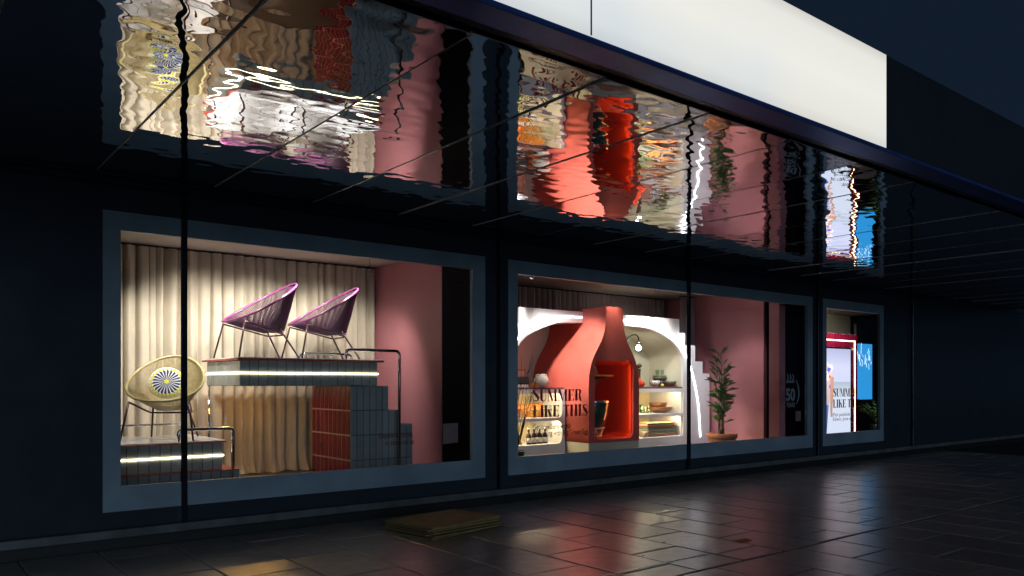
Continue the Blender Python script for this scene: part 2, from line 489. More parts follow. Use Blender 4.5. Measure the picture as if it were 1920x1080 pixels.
# display interiors
BF, BC, BB = 0.27, 3.49, 3.62      # bay floor, ceiling, back
MB().box(1.3, 21.8, 0.05, BB, BF - .05, BF).build('display_floor', M_FLOOR, B)
MB().box(1.3, 21.8, 0.05, BB, BC, BC + .05).build('display_ceiling', M_CEIL, B)
MB().box(1.3, 21.8, BB, BB + .15, BF, BC).build('back_wall', M_DARKIN, B)
MB().box(1.3, 1.74, 0.051, BB - .01, BF, BC).build('side_wall', M_DARKIN, B)
MB().box(6.30, 6.40, 1.25, BB - .01, BF, BC).build('pink_side_wall', M_PINK, B)
MB().box(6.305, 6.62, 0.052, 1.245, BF, BC).build('pier_core', M_DARKIN, B)
MB().box(6.42, 6.62, 1.246, BB - .01, BF, BC).build('pier_core', M_DARKIN, B)
MB().box(13.85, 13.95, 0.99, 1.92, BF, BC).build('pink_side_wall', M_PINK, B)
MB().box(13.89, 13.95, 1.921, BB - .01, BF, BC).build('pink_side_wall', M_PINK, B)  # wall stepped back here to draw the edge of a shadow
MB().box(13.96, 14.10, 0.60, BB - .01, BF, BC).build('pier_core', M_DARKIN, B)
MB().box(13.30, 13.50, 0.28, 0.50, BF, BC).build('pink_pilaster', M_PINK, B)
MB().box(13.51, 14.42, 0.24, 0.58, BF, BC).build('pier_panel', M_DARKIN, B)
MB().box(14.11, 14.42, 0.59, BB - .01, BF, BC).build('pier_core', M_DARKIN, B)
MB().box(21.5, 21.7, 0.051, BB - .01, BF, BC).build('side_wall', M_DARKIN, B)
MB().box(16.66, 21.49, 0.052, 0.10, BF, BC).build('pier_panel', M_DARKIN, B)
MB().box(14.45, 21.49, 3.30, 3.42, BF + .001, BC - .001).build('beige_back_wall', M_BEIGEWALL, B)
# ceiling light line at the head of the middle window
MB().box(6.90, 13.2, 0.60, 0.64, 3.215, 3.235).build('ceiling_light_line', M_LEDL, B)
MB().box(6.88, 13.25, 0.57, 0.67, 3.237, 3.488).build('light_line_housing', M_CEIL, B)
FZ = 0.4125

# ================================================================== CANOPY
C = thing('mirrored_canopy', 'mirror polished steel canopy with a lit white fascia over the shop windows', 'canopy', (6, -2.4, 3.57))
for k in range(-7, 20):
    x0 = 1.53 + 1.061 * k
    me = MB().box(-.5235, .5235, -2.33, 2.33, 0, .03, 0.003).mesh('mirror_panel', M_MIRROR)
    inst(me, 'mirror_panel', C, (x0 + .5305, -2.37, 3.57 + random.uniform(-.0012, .0012)),
         (random.uniform(-.003, .003), random.uniform(-.0075, .0075), 0))
M_SEAM = mat('seam_glint', (0.80, 0.80, 0.77), 0.45, metal=0.0, var=0.2, scale=30)
for k in range(-7, 21):
    x0 = 1.53 + 1.061 * k
    MB().box(x0 - .0020, x0 + .0040, -4.69, -0.25, 3.5655, 3.59).build('seam_glint_strip', M_SEAM, C)  # pale strip added to draw the light caught by panel edges
MB().box(XL + 7, 24, -4.71, -0.01, 3.606, 3.66).build('canopy_deck', M_BLACK, C)
M_SOFF = mat('soffit_metal', (0.12, 0.22, 0.62), 0.35, metal=0.8, var=0.2, scale=2)  # blue tint stands in for lens glow from the fascia
MB().box(-6, 24, -4.985, -4.80, 3.585, 3.60, 0.003).build('soffit_strip', M_SOFF, C)
MB().box(-6, 24, -4.79, -4.722, 3.592, 3.63, 0.003).build('edge_trim', M_MULL, C)
MB().box(-6, 24, -5.02, -4.985, 3.575, 3.612, 0.004).build('drip_edge', M_SOFF, C)
for xx in (-0.79, 3.214):
    MB().box(xx - .006, xx + .006, -5.018, -5.0155, 3.62, 4.405).build('fascia_joint', M_FRAME, C)
for a, b in ((-4.8, -0.79), (-0.79, 3.214), (3.214, 6.72)):
    MB().box(a, b, -5.015, -4.99, 3.615, 4.41).build('lit_fascia_panel', M_FASC, C)
MB().box(6.725, 24, -5.015, -4.99, 3.615, 4.41, 0.003).build('dark_fascia_panel', M_UPPER, C)
MB().box(-6, 24, -4.985, -4.72, 3.64, 4.40).build('fascia_box', M_UPPER, C)

# ================================================================== WINDOW 1: curtain, tiled stands, chairs
def curtain(name, label, m, x0, x1, z0, z1, y, pitch=0.135, amp=0.042, seed=1, puddle=0.0):
    rg = random.Random(seed)
    n = int((x1 - x0) / pitch); nodes = [0.0]
    for i in range(n): nodes.append(nodes[-1] + rg.uniform(.6, 1.45))
    tot = nodes[-1]; nodes = [q / tot for q in nodes]
    amps = [rg.uniform(.55, 1.35) for _ in range(n + 1)]
    lean = [rg.uniform(-.03, .03) for _ in range(n + 1)]
    sub = 10
    us = []
    for i in range(n):
        for j in range(sub): us.append((i, j / sub))
    us.append((n - 1, 1.0))
    nv = 16
    b = MB(); vs = []
    for jv in range(nv + 1):
        t = jv / nv
        z = z0 + (z1 - z0) * t
        for (i, f) in us:
            u = nodes[i] * (1 - f) + nodes[i + 1] * f
            a = amps[i] * (1 - f) + amps[i + 1] * f
            s = math.sin(PI * 2 * f)
            prof = math.copysign(abs(s) ** 0.75, s) + .3 * math.sin(4 * PI * f + i)
            sq = 1 - .45 * t ** 6
            x = x0 + (x1 - x0) * u + (lean[i] * (1 - f) + lean[i + 1] * f) * (1 - t) + .022 * math.cos(2 * PI * f) * a
            yy = y + amp * a * prof * sq
            if puddle and t < .07:
                w = (1 - t / .07)
                yy -= puddle * w * (.5 + .5 * math.sin(i * 2.3 + f * 3)); x += .03 * w * math.sin(i * 4.1)
            vs.append((x, yy, z + (.012 * math.sin(i * 1.7 + f * 5) if jv == 0 else 0)))
    nu = len(us)
    fs = [(j * nu + i, j * nu + i + 1, (j + 1) * nu + i + 1, (j + 1) * nu + i) for j in range(nv) for i in range(nu - 1)]
    b.add(vs, fs, True)
    root = thing(name, label, 'curtain', ((x0 + x1) / 2, y, z0))
    b.build('cloth', m, root)
    MB().box(x0, x1, y - .012, y + .012, z1 - .004, z1 + .022).build('curtain_track', M_MULL, root)
    return root
curtain('curtain', 'long beige pleated curtain behind the purple chairs', M_CURT, 2.05, 6.27, BF + .004, 3.46, 3.22, pitch=.15, amp=.062, seed=3, puddle=.12)
curtain('curtain', 'dark grey pleated curtain above the white arched kitchen display', M_GREYCURT, 7.3, 13.75, BF + .004, 3.46, 3.50, pitch=.13, amp=.05, seed=9)
curtain('curtain', 'narrow dark grey curtain between the stepped white arch and the pink wall', M_GREYCURT, 13.40, 13.86, BF + .004, 3.46, 2.76, pitch=.09, amp=.035, seed=4)

begin_display()
# ---- upper tiled stand
T = thing('tiled_display_stand', 'tall grey tiled stand with red tiled column and glowing strip under two purple chairs', 'display stand', (3.95, .9, FZ))
sx0, sx1, sy0, sy1 = 3.05, 4.75, .33, 1.47
MB().box(sx0 + .014, sx1 - .014, sy0 + .014, sy1 - .014, 1.60, 1.852).build('platform_core', M_GROUT, T)
MB().box(sx0 - .03, sx1 + .085, sy0 - .02, sy1 + .1, 1.853, 1.874, 0.003).build('red_slab', M_RTRIM, T)
MB().box(sx0 + .016, sx1 - .016, sy0 + .016, sy0 + .03, 1.566, 1.599).build('leak_baffle', M_GROUT, T)  # backing added to stop the under light leaking between tiles
MB().box(sx0 + .016, sx0 + .03, sy0 + .031, sy1 - .016, 1.566, 1.599).build('leak_baffle', M_GROUT, T)
tiles_z(T, sx0 - .02, sx1 + .075, sy0 - .01, sy1 + .09, 1.8745, 12, 4, M_WTILE)
tiles_y(T, sx0, sx1, 1.725, 1.851, sy0 + .013, 16, 1, M_GTILE)
tiles_y(T, sx0, sx1, 1.566, 1.695, sy0 + .013, 16, 1, M_GTILE)
tiles_x(T, sy0, sy1, 1.725, 1.851, sx0 + .013, 8, 1, M_GTILE)
tiles_x(T, sy0, sy1, 1.566, 1.695, sx0 + .013, 8, 1, M_GTILE)
MB().box(sx0 - .006, sx1 + .01, sy0 - .010, sy0 + .008, 1.700, 1.720, .002).build('light_strip', M_LEDW, T)
MB().box(sx0 - .012, sx0 + .006, sy0 + .009, sy1, 1.700, 1.720, .002).build('light_strip', M_LEDW, T)
MB().box(3.2, 3.85, 1.15, 1.19, 1.582, 1.598).build('under_light', M_LEDY, T)
# column with steps
cx0, cy0, cy1 = 4.40, .36, 1.46
st = [(cx0 + .013, FZ), (5.27, FZ), (5.27, 1.08), (5.09, 1.08), (5.09, 1.26), (4.915, 1.26), (4.915, 1.563), (cx0 + .013, 1.563)]
MB().prism_xz(st, cy0 + .013, cy1).build('column_core', M_GROUT, T)
MB().box(cx0 + .006, cx0 + .0125, cy0 + .013, cy1, FZ, 1.563).build('red_side_bed', M_GROUTW, T)
zr = [(1.264, 1.563), (.962, 1.264), (.658, .962), (FZ, .658)]
for za, zb in zr:
    tiles_x(T, cy0 + .01, cy1, za, zb, cx0 + .012, 9, 1, M_RTILE, gap=.019)
for (za, zb), nx in zip(zr, (6, 8, 10, 10)):
    tiles_y(T, cx0, cx0 + .0872 * nx, za, zb, cy0 + .013, nx, 1, M_GTILE)
tiles_y(T, cx0 + .0872 * 8, cx0 + .0872 * 10, .962, 1.08, cy0 + .013, 2, 1, M_GTILE)
# chrome handrails
MB().tube(fillet([(4.30, .28, 1.885), (4.30, .28, 1.998), (5.03, .28, 1.998), (5.03, .28, FZ)], .06), .019, 10).build('handrail', M_CHROME, T)
MB().tube(fillet([(4.22, 1.42, 1.885), (4.22, 1.42, 1.985), (4.95, 1.42, 1.985), (4.95, 1.42, 1.885)], .06), .017, 10).build('handrail', M_CHROME, T)

# ---- lower tiled stand
T2 = thing('tiled_display_stand', 'low grey tiled stand with glowing strip under the straw coloured chair', 'display stand', (2.3, .9, FZ))
ax0, ax1, ay0, ay1 = 1.80, 2.865, .33, 1.50
MB().box(ax0 + .01, ax1 - .012, ay0 + .014, ay1, .662, .957).build('platform_core', M_GROUT, T2)
MB().box(ax0, ax1 + .035, ay0 - .02, ay1 + .05, .958, .972, .003).build('red_slab', M_RTRIM, T2)
tiles_z(T2, ax0, ax1 + .03, ay0 - .015, ay1 + .04, .9725, 7, 4, M_WTILE)
tiles_y(T2, ax0, ax1, .835, .956, ay0 + .013, 10, 1, M_GTILE)
tiles_y(T2, ax0, ax1, .664, .802, ay0 + .013, 10, 1, M_GTILE)
MB().box(ax0, ax1 + .01, ay0 - .010, ay0 + .008, .808, .828, .002).build('light_strip', M_LEDW, T2)
MB().box(ax0 + .01, 3.035, ay0 - .02, ay1, FZ, .655).build('step_core', M_GROUT, T2)
tiles_y(T2, ax0, 3.04, .47, .655, ay0 - .02, 12, 1, M_GTILE)
MB().box(ax0, 3.05, ay0 - .04, ay1, .656, .6615).build('step_trim', M_RTRIM, T2)
MB().tube(fillet([(2.40, .30, .975), (2.40, .30, 1.108), (2.965, .30, 1.108), (2.965, .30, FZ)], .055), .019, 10).build('handrail', M_CHROME, T2)
MB().tube(fillet([(2.05, 1.40, .975), (2.05, 1.40, 1.115), (2.78, 1.40, 1.115), (2.78, 1.40, .975)], .055), .017, 10).build('handrail', M_CHROME, T2)
MB().tube([(3.09, 1.52, FZ), (3.09, 1.52, 1.59)], .012, 8).build('support_pole', M_CHROME, T)

# ---- corded chairs (front looks along local -x)
def cord_chair(label, loc, rz, mc, mr, group, s=1.0):
    t = thing('corded_chair', label, 'chair', loc, rz, group)
    nr = 72
    def rim(a):
        # a=0 at the back (high), pi at the front (low)
        c, sn = math.cos(a), math.sin(a)
        x = .43 * c; yw = .385 * (1 - .10 * c) * sn
        tt = (c + 1) / 2
        z = .425 + .50 * tt ** 1.15
        return Vector((x * s, yw * s, z * s))
    R = [rim(2 * PI * i / nr) for i in range(nr)]
    MB().tube(R, .0145 * s, 8, closed=True).build('rim', mr, t, local=True)
    ac = Vector((.165, 0, .335)) * s
    def ring(a):
        return ac + Vector((.115 * math.cos(a), .15 * math.sin(a), .02 * math.cos(a))) * s
    nc = 150
    b = MB()
    for i in range(nc):
        a = 2 * PI * (i + .5) / nc
        p, q = rim(a), ring(a * 1.0)
        mid = p.lerp(q, .55) - Vector((0, 0, .012 * s)) - (p - q).cross(Vector((0, 1, 0))).normalized() * 0.0
        b.tube([p, mid, q], .0050 * s, 4, cap=False)
    b.build('cords', mc, t, local=True)['kind'] = 'stuff'
    b = MB(); b.tube([ring(2 * PI * i / 28) for i in range(28)], .008 * s, 6, closed=True)
    for i in range(-6, 7):
        f = i / 7; h = math.sqrt(1 - f * f)
        b.tube([ac + Vector((-.115 * h, .15 * f, -.006)) * s, ac + Vector((.115 * h, .15 * f, -.006)) * s], .0055 * s, 4, cap=False)
    b.build('seat_hub', mc, t, local=True)
    for sg in (-1, 1):
        MB().tube([(-.42 * s, .36 * sg * s, .008), (-.33 * s, .30 * sg * s, .415 * s)], .011 * s, 8).build('leg', M_CHLEG, t, local=True)
        MB().tube([(.37 * s, .25 * sg * s, .008), (.13 * s, .17 * sg * s, .40 * s)], .011 * s, 8).build('leg', M_CHLEG, t, local=True)
    MB().tube(fillet([(-.33 * s, -.30 * s, .415 * s), (.20 * s, -.22 * s, .285 * s), (.20 * s, .22 * s, .285 * s), (-.33 * s, .30 * s, .415 * s)], .05 * s), .010 * s, 8).build('seat_support', M_CHLEG, t, local=True)
    return t
GZ = 1.8845
cord_chair('purple corded chair on the tall tiled stand, nearer the beige chair', (3.50, .90, GZ), math.radians(4), M_PURP, M_PRIM, None)
cord_chair('purple corded chair on the tall tiled stand, nearer the pink wall', (4.31, .90, GZ), math.radians(-3), M_PURP, M_PRIM, None)
ch = cord_chair('straw coloured corded chair with a round cushion on the low tiled stand', (2.42, .82, .9825), math.radians(62), M_STRAW, M_STRIM, None, 1.0)

# round cushion with radiating blue petals
def cushion_mat():
    m = bpy.data.materials.new('cushion_print'); m.use_nodes = True
    nt = m.node_tree; N = nt.nodes; L = nt.links; b = N['Principled BSDF']; b.inputs['Roughness'].default_value = .85
    tc = N.new('ShaderNodeTexCoord'); sp = N.new('ShaderNodeSeparateXYZ'); L.new(tc.outputs['Object'], sp.inputs[0])
    def math_(op, a, c=None):
        n = N.new('ShaderNodeMath'); n.operation = op
        for i, q in enumerate((a, c)):
            if q is None: continue
            if isinstance(q, (int, float)): n.inputs[i].default_value = q
            else: L.new(q, n.inputs[i])
        return n.outputs[0]
    X, Z = sp.outputs[0], sp.outputs[1]
    r = math_('SQRT', math_('ADD', math_('MULTIPLY', X, X), math_('MULTIPLY', Z, Z)))
    ang = math_('ARCTAN2', Z, X)
    pet = math_('LESS_THAN', math_('SINE', math_('MULTIPLY', ang, 22.0)), -0.62)       # white spokes
    sca = math_('ADD', math_('MULTIPLY', math_('ABSOLUTE', math_('SINE', math_('MULTIPLY', ang, 11.0))), .018), .205)
    sca2 = math_('ADD', math_('MULTIPLY', math_('ABSOLUTE', math_('SINE', math_('MULTIPLY', ang, 13.0))), .03), .235)
    def mix(f, c1, c2):
        n = N.new('ShaderNodeMix'); n.data_type = 'RGBA'; L.new(f, n.inputs[0])
        for i, q in ((6, c1), (7, c2)):
            if isinstance(q, tuple): n.inputs[i].default_value = (*q, 1)
            else: L.new(q, n.inputs[i])
        return n.outputs[2]
    white = (.75, .76, .68); blue = (.018, .028, .13); yel = (.58, .55, .03)
    col = mix(pet, blue, white)
    col = mix(math_('LESS_THAN', r, .038), col, yel)
    col = mix(math_('GREATER_THAN', r, sca), col, white)
    col = mix(math_('GREATER_THAN', r, .222), col, yel)
    col = mix(math_('GREATER_THAN', r, sca2), col, white)
    L.new(col, b.inputs['Base Color'])
    return m
M_CUSH = cushion_mat()
prof = [(0.0, -.05), (.12, -.047), (.22, -.032), (.275, -.010), (.285, 0), (.275, .010), (.22, .032), (.12, .047), (0.0, .05)]
cu = bpy.data.objects.new('round_cushion', MB().lathe(prof, n=40).mesh('round_cushion', M_CUSH)); COL.objects.link(cu)
cu.location = (2.425, .84, 1.60); cu.scale = (.66, .66, .75)
cu.rotation_euler = Vector((-.30, -.88, .40)).to_track_quat('Z', 'Y').to_euler()
tag(cu, 'round cushion printed with blue petals on the straw coloured chair', 'cushion')

# glass ball and small ceiling fittings
g = thing('hanging_glass_ball', 'small clear glass ball hanging in front of the beige curtain', 'ornament', (4.894, .8, 3.0))
MB().lathe([(0.001, -.045), (.03, -.035), (.045, 0), (.03, .035), (.001, .045)], (4.894, .8, 3.06), 12).build('ball', M_CUP, g)
MB().tube([(4.894, .8, 3.105), (4.894, .8, 3.224)], .003, 5).build('wire', M_MULL, g)

settle(1.12, (0, 1.0, -.192))
# ================================================================== WINDOW 2: kiln display
FZ = .4534
begin_display()
K = thing('white_arch_unit', 'white arched kitchen shelving unit with stepped side and curved light strip', 'shelving unit', (9.3, 1.2, FZ))
yp0, yp1 = .81, .87
cxm = 9.21
inner_r = [(11.14, FZ), (11.14, 1.6), (11.13, 2.0), (11.05, 2.16), (10.86, 2.32), (10.55, 2.45), (10.25, 2.53), (9.9, 2.553)]
ir = [inner_r[0]] + crom(inner_r[1:], 5)
outer = [(11.88, FZ), (11.88, 1.775), (11.68, 1.775), (11.68, 1.99), (11.47, 1.99), (11.47, 2.275), (11.19, 2.275), (11.19, 2.49), (11.03, 2.49), (11.03, 2.73)]
mirx = lambda x: 2 * cxm - x
out_l = [(mirx(x), z) for x, z in reversed(outer) if mirx(x) > 6.4]
out_l = [(mirx(11.03), 2.73), (mirx(11.03), 2.49), (mirx(11.19), 2.49), (mirx(11.19), 2.275), (mirx(11.47), 2.275), (mirx(11.47), 1.99), (6.78, 1.99), (6.78, FZ)]
in_l = [(mirx(x), z) for x, z in ir]
poly = outer + out_l + in_l + list(reversed(ir))
MB().prism_xz(poly, yp0, yp1).build('arch_panel', M_WHITE, K)
# niche lining (curved ceiling and ends) and back
nic = ir[1:]
b = MB()
full = list(reversed(nic)); full = [(mirx(x), z) for x, z in nic] + full
full = [(mirx(11.139), 1.53)] + [p for p in full if p[1] > 1.55] + [(11.139, 1.53)]
vs = [(x, yp1 - .001, z) for x, z in full] + [(x, 1.62, z) for x, z in full]
n = len(full)
b.add(vs, [(i, i + 1, n + i + 1, n + i) for i in range(n - 1)], True)
b.build('niche_lining', M_CREAM, K)
MB().box(mirx(11.20), 11.20, 1.62, 1.66, FZ, 2.60).build('niche_back', M_CREAM, K)
# curved light strip on the panel
ledp = [(8.0 + 2.0, 2.635), (10.40, 2.60), (10.86, 2.43), (11.11, 2.205), (11.27, 2.0), (11.42, 1.68), (11.555, 1.19), (11.612, .62)]
lc = crom(ledp, 6)
MB().tube([(x, yp0 - .006, z) for x, z in lc], .012, 6).build('curved_light_strip', M_LEDC, K)
MB().tube([(mirx(x), yp0 - .006, z) for x, z in lc if mirx(x) > 6.85], .012, 6).build('curved_light_strip', M_LEDC, K)
MB().box(9.05, 10.0, yp0 - .012, yp0, 2.63, 2.645).build('light_strip', M_LEDC, K)
MB().box(mirx(10.0), 8.66, yp0 - .012, yp0, 2.63, 2.645).build('light_strip', M_LEDC, K)
# cabinets
def cabinet(x0, x1, rounded_right):
    root = MB().box(x0, x1, yp0 - .002, 1.61, FZ + .001, .664).build('cabinet_base', M_WHITE, K)
    MB().box(x0, x1, yp0 + .02, 1.615, 1.502, 1.530, .003).build('counter_top', M_COUNTER, K)
    MB().box(x0, x1, yp0 - .002, yp0 + .03, 1.440, 1.500).build('counter_edge', M_WHITE, K)
    MB().box(x0, x1, yp0 + .03, 1.612, 1.485, 1.500).build('counter_board', M_WHITE, K)
    MB().box(x0, x1, yp0 - .002, 1.612, 1.018, 1.064).build('shelf', M_WHITE, K)
    MB().box(x0, x1, 1.585, 1.613, .665, 1.484).build('cabinet_back', mat('shelf_yellow', (.72, .60, .36), .7, var=.05), K)
    for xx in ((x0, x0 + .02), (x1 - .02, x1)):
        MB().box(xx[0], xx[1], yp0 + .031, 1.584, 1.066, 1.484).build('cabinet_side', M_WHITE, K)
        MB().box(xx[0], xx[1], yp0 + .031, 1.584, .665, 1.016).build('cabinet_side', M_WHITE, K)
    for zz in (1.478, 1.011):
        MB().box(x0 + .05, x1 - .05, .95, .97, zz, zz + .005).build('shelf_light', M_LEDS, K)
cabinet(7.29, 8.30, True)
cabinet(9.46, 11.138, False)
# rounded stile at the left cabinet
def stile(x1, z0, z1, w=.06, r=.09):
    pts = [(x1, z0), (x1, z1), (x1 - w - r, z1)]
    for k in range(7):
        a = PI / 2 - k * PI / 12
        pts.append((x1 - w - r + r * math.cos(a), z1 - r + r * math.sin(a)))
    for k in range(7):
        a = -k * PI / 12
        pts.append((x1 - w - r + r * math.cos(a), z0 + r + r * math.sin(a)))
    pts.append((x1 - w - r, z0))
    MB().prism_xz(pts, yp0, yp0 + .028).build('stile', M_WHITE, K)
stile(8.299, 1.0655, 1.439); stile(8.299, .665, 1.017)

# ---- red kiln
KN = thing('red_kiln', 'tall red bottle shaped kiln oven with glowing orange opening', 'kiln', (8.87, .9, FZ))
left = [(8.32, .69), (8.32, 1.3), (8.321, 1.55), (8.330, 1.71), (8.363, 1.86), (8.427, 2.00), (8.515, 2.135), (8.605, 2.275), (8.664, 2.43), (8.684, 2.59), (8.684, 2.78)]
lf = [left[0]] + crom(left[1:], 7)
km = 8.870
def mk(x): return 2 * km - x + .0
rt = [(mk(x) + .01, z) for x, z in lf]
outl = lf + list(reversed(rt))
ky0, ky1 = .30, 1.61
# opening
ox0, ox1, oz0, oz1, orr = 8.445, 9.29, .735, 1.945, .085
op = []
def arc(cx, cz, a0, a1, n=6):
    return [(cx + orr * math.cos(a0 + (a1 - a0) * k / n), cz + orr * math.sin(a0 + (a1 - a0) * k / n)) for k in range(n + 1)]
op = arc(ox0 + orr, oz0 + orr, -PI / 2, -PI) + arc(ox0 + orr, oz1 - orr, PI, PI / 2) + arc(ox1 - orr, oz1 - orr, PI / 2, 0) + arc(ox1 - orr, oz0 + orr, 0, -PI / 2)
bm = bmesh.new()
ov = [bm.verts.new((x, ky0, z)) for x, z in outl]; iv = [bm.verts.new((x, ky0, z)) for x, z in op]
es = [bm.edges.new((L_[i], L_[(i + 1) % len(L_)])) for L_ in (ov, iv) for i in range(len(L_))]
bmesh.ops.triangle_fill(bm, use_beauty=True, use_dissolve=False, edges=es)
bm.verts.index_update()
b = MB(); b.add([v.co[:] for v in bm.verts], [[v.index for v in f.verts] for f in bm.faces]); bm.free()
n = len(outl)
# body shell: sides + top, bevelled front lip
vs = [(x, ky0, z) for x, z in outl] + [(x, ky1, z) for x, z in outl]
b.add(vs, [(i, (i + 1) % n, n + (i + 1) % n, n + i) for i in range(n)], True)
b.build('shell', M_RED, KN)
# cavity
b = MB(); n = len(op); big = [((x - km) * 1.16 + km, (z - 1.34) * 1.0 + 1.34) for x, z in op]
b.add([(x, ky0 + .001, z) for x, z in op] + [(x, ky0 + .05, z) for x, z in op], [(i, (i + 1) % n, n + (i + 1) % n, n + i) for i in range(n)], True)
b.build('opening_lip', M_RED, KN)
b = MB()
b.add([(x, ky0 + .051, z) for x, z in big] + [(x, 1.35, z) for x, z in big], [(i, (i + 1) % n, n + (i + 1) % n, n + i) for i in range(n)], True)
b.add([(x, 1.35, z) for x, z in big], [tuple(range(n))])
b.build('oven_chamber', M_REDIN, KN)
MB().box(ox1 + .034, ox1 + .050, ky0 + .053, ky0 + .068, oz0 + .10, oz1 - .10).build('glow_strip', M_LEDO, KN)
MB().box(8.322, 9.428, ky0 + .003, 1.6, FZ + .001, .685).build('kiln_plinth', M_CREAM, KN)

# ---- green ceramic grill in the kiln
G = thing('green_ceramic_grill', 'dark green ceramic egg shaped grill with lifted lid inside the red kiln', 'grill', (8.80, .78, .735))
M_EGG = mat('green_enamel', (.012, .055, .042), .22, var=.15, scale=40, bump=.0012, bscale=70, coat=.5)
gx, gy = 8.80, .78
MB().lathe([(.17, .84), (.22, .88), (.27, .98), (.305, 1.12), (.32, 1.25), (.325, 1.31), (.30, 1.315), (.29, 1.20), (.24, 1.0), (.0, .95)], (gx, gy, 0), 32).build('base_bowl', M_EGG, G)
MB().lathe([(.326, 1.285), (.336, 1.29), (.336, 1.32), (.30, 1.325)], (gx, gy, 0), 32).build('rim_band', M_CHROME, G)
st_ = MB()
for k in range(9):
    a = 2 * PI * k / 9
    st_.tube([(gx + .16 * math.cos(a), gy + .16 * math.sin(a), .737), (gx + .23 * math.cos(a + .25), gy + .23 * math.sin(a + .25), .88)], .014, 5)
st_.tube([(gx + .235 * math.cos(2 * PI * k / 24), gy + .235 * math.sin(2 * PI * k / 24), .885) for k in range(24)], .012, 5, closed=True)
st_.tube([(gx + .19 * math.cos(2 * PI * k / 24), gy + .19 * math.sin(2 * PI * k / 24), .76) for k in range(24)], .012, 5, closed=True)
st_.build('nest_stand', mat('cream_metal', (.62, .55, .40), .4), G)
Mr = Matrix.Rotation(math.radians(78), 4, 'X')
MB().lathe([(.30, 0), (.29, .06), (.25, .16), (.16, .25), (.05, .29), (0, .295)], (gx - .02, gy + .10, 1.63), 28, Mr.inverted() if False else Matrix.Rotation(math.radians(-70), 4, 'X')).build('lid', M_EGG, G)
MB().lathe([(.285, .012), (.24, .11), (.15, .20), (.05, .24), (0, .245)], (gx - .02, gy + .10, 1.63), 28, Matrix.Rotation(math.radians(-70), 4, 'X')).build('lid_lining', mat('cream_ceramic', (.72, .56, .26), .5), G)
M_WOOD = mat('orange_wood', (.50, .19, .06), .5, var=.25, scale=16)
MB().box(8.62, 9.06, .50, .68, 1.705, 1.73, .004).build('wooden_side_shelf', M_WOOD, G)
MB().prism_xz([(8.70, 1.66), (8.9, 1.66), (9.0, 1.704), (8.66, 1.704)], .55, .63).build('shelf_bracket', M_MULL, G)

# ================================================================== goods on the unit
CT = 1.5305; S1 = 1.0645; S0 = .6645
def bottle_prof(h, r, neck):
    return [(0.001, 0), (r, 0.002), (r, h * .55), (r * .8, h * .66), (neck, h * .76), (neck, h * .97), (neck * 1.2, h * .975), (neck * 1.2, h), (0.001, h)]
# white jar
J = thing('white_jar', 'round white ceramic jar with two small handles on the counter beside the kiln', 'jar', (8.02, 1.05, CT))
M_CERW = mat('white_ceramic', (.72, .68, .60), .35, var=.05)
MB().lathe([(.06, 0), (.10, .02), (.125, .08), (.12, .13), (.085, .175), (.055, .19), (.058, .21), (.048, .21), (.045, .185), (0.001, .17)], (8.02, 1.05, CT), 28).build('body', M_CERW, J)
for sx in (-1, 1):
    MB().tube(fillet([(8.02 + sx * .055, 1.05, CT + .195), (8.02 + sx * .105, 1.05, CT + .20), (8.02 + sx * .108, 1.05, CT + .135)], .025), .011, 6).build('handle', M_CERW, J)
# radio-like black box, books, frame, block
r_ = thing('black_toaster', 'black box shaped appliance on the counter behind bare twigs', 'appliance', (7.62, 1.15, CT))
MB().box(7.42, 7.79, 1.06, 1.24, CT + .045, CT + .165, .018).build('body', mat('dark_plastic', (.03, .04, .045), .4), r_)
MB().box(7.44, 7.77, 1.07, 1.23, CT + .001, CT + .044).build('base', M_CERW, r_)
f_ = thing('picture_frame', 'small framed cream print leaning against the wall behind the white jar', 'picture', (7.96, 1.45, CT))
MB().box(7.86, 8.06, 1.50, 1.515, CT + .001, CT + .29).build('frame', M_WOOD, f_)
MB().box(7.885, 8.035, 1.493, 1.499, CT + .03, CT + .265).build('print', mat('cream_print', (.70, .64, .48), .7), f_)
tag(MB().box(7.83, 7.94, 1.0, 1.10, CT + .001, CT + .07, .004).build('wooden_block', M_WOOD), 'small brown wooden block left of the round white jar', 'block')
# left upper shelf
M_ORANGE = mat('orange_wood_tray', (.62, .24, .05), .5, var=.2, scale=12)
o_ = thing('wooden_crate', 'orange wooden crate on the upper shelf left of the kiln', 'crate', (7.86, 1.25, S1))
MB().box(7.62, 8.10, 1.12, 1.14, S1 + .002, S1 + .20).build('front_board', M_ORANGE, o_)
MB().box(7.62, 8.10, 1.36, 1.38, S1 + .002, S1 + .20).build('back_board', M_ORANGE, o_)
MB().box(7.60, 7.619, 1.12, 1.38, S1 + .002, S1 + .22).build('side_board', M_ORANGE, o_)
MB().box(8.101, 8.12, 1.12, 1.38, S1 + .002, S1 + .22).build('side_board', M_ORANGE, o_)
MB().box(7.62, 8.10, 1.141, 1.359, S1 + .002, S1 + .015).build('bottom_board', M_ORANGE, o_)
pos = ('leftmost', 'second', 'third', 'fourth')
for i, x in enumerate((7.42, 7.53)):
    q = thing('copper_cup', ('copper cup with pale stem nearest the window edge, left shelf', 'copper cup with pale stem beside the wooden crate')[i], 'cup', (x, .98, S1), 0, 'copper cups')
    MB().lathe([(.035, 0), (.03, .01), (.022, .07), (.03, .09)], (x, .98, S1), 16).build('stem', M_CERW, q)
    MB().lathe([(.02, .09), (.045, .10), (.05, .15), (.047, .15), (.04, .105), (.001, .10)], (x, .98, S1), 16).build('bowl', mat('copper', (.75, .25, .07), .3, metal=.6), q)
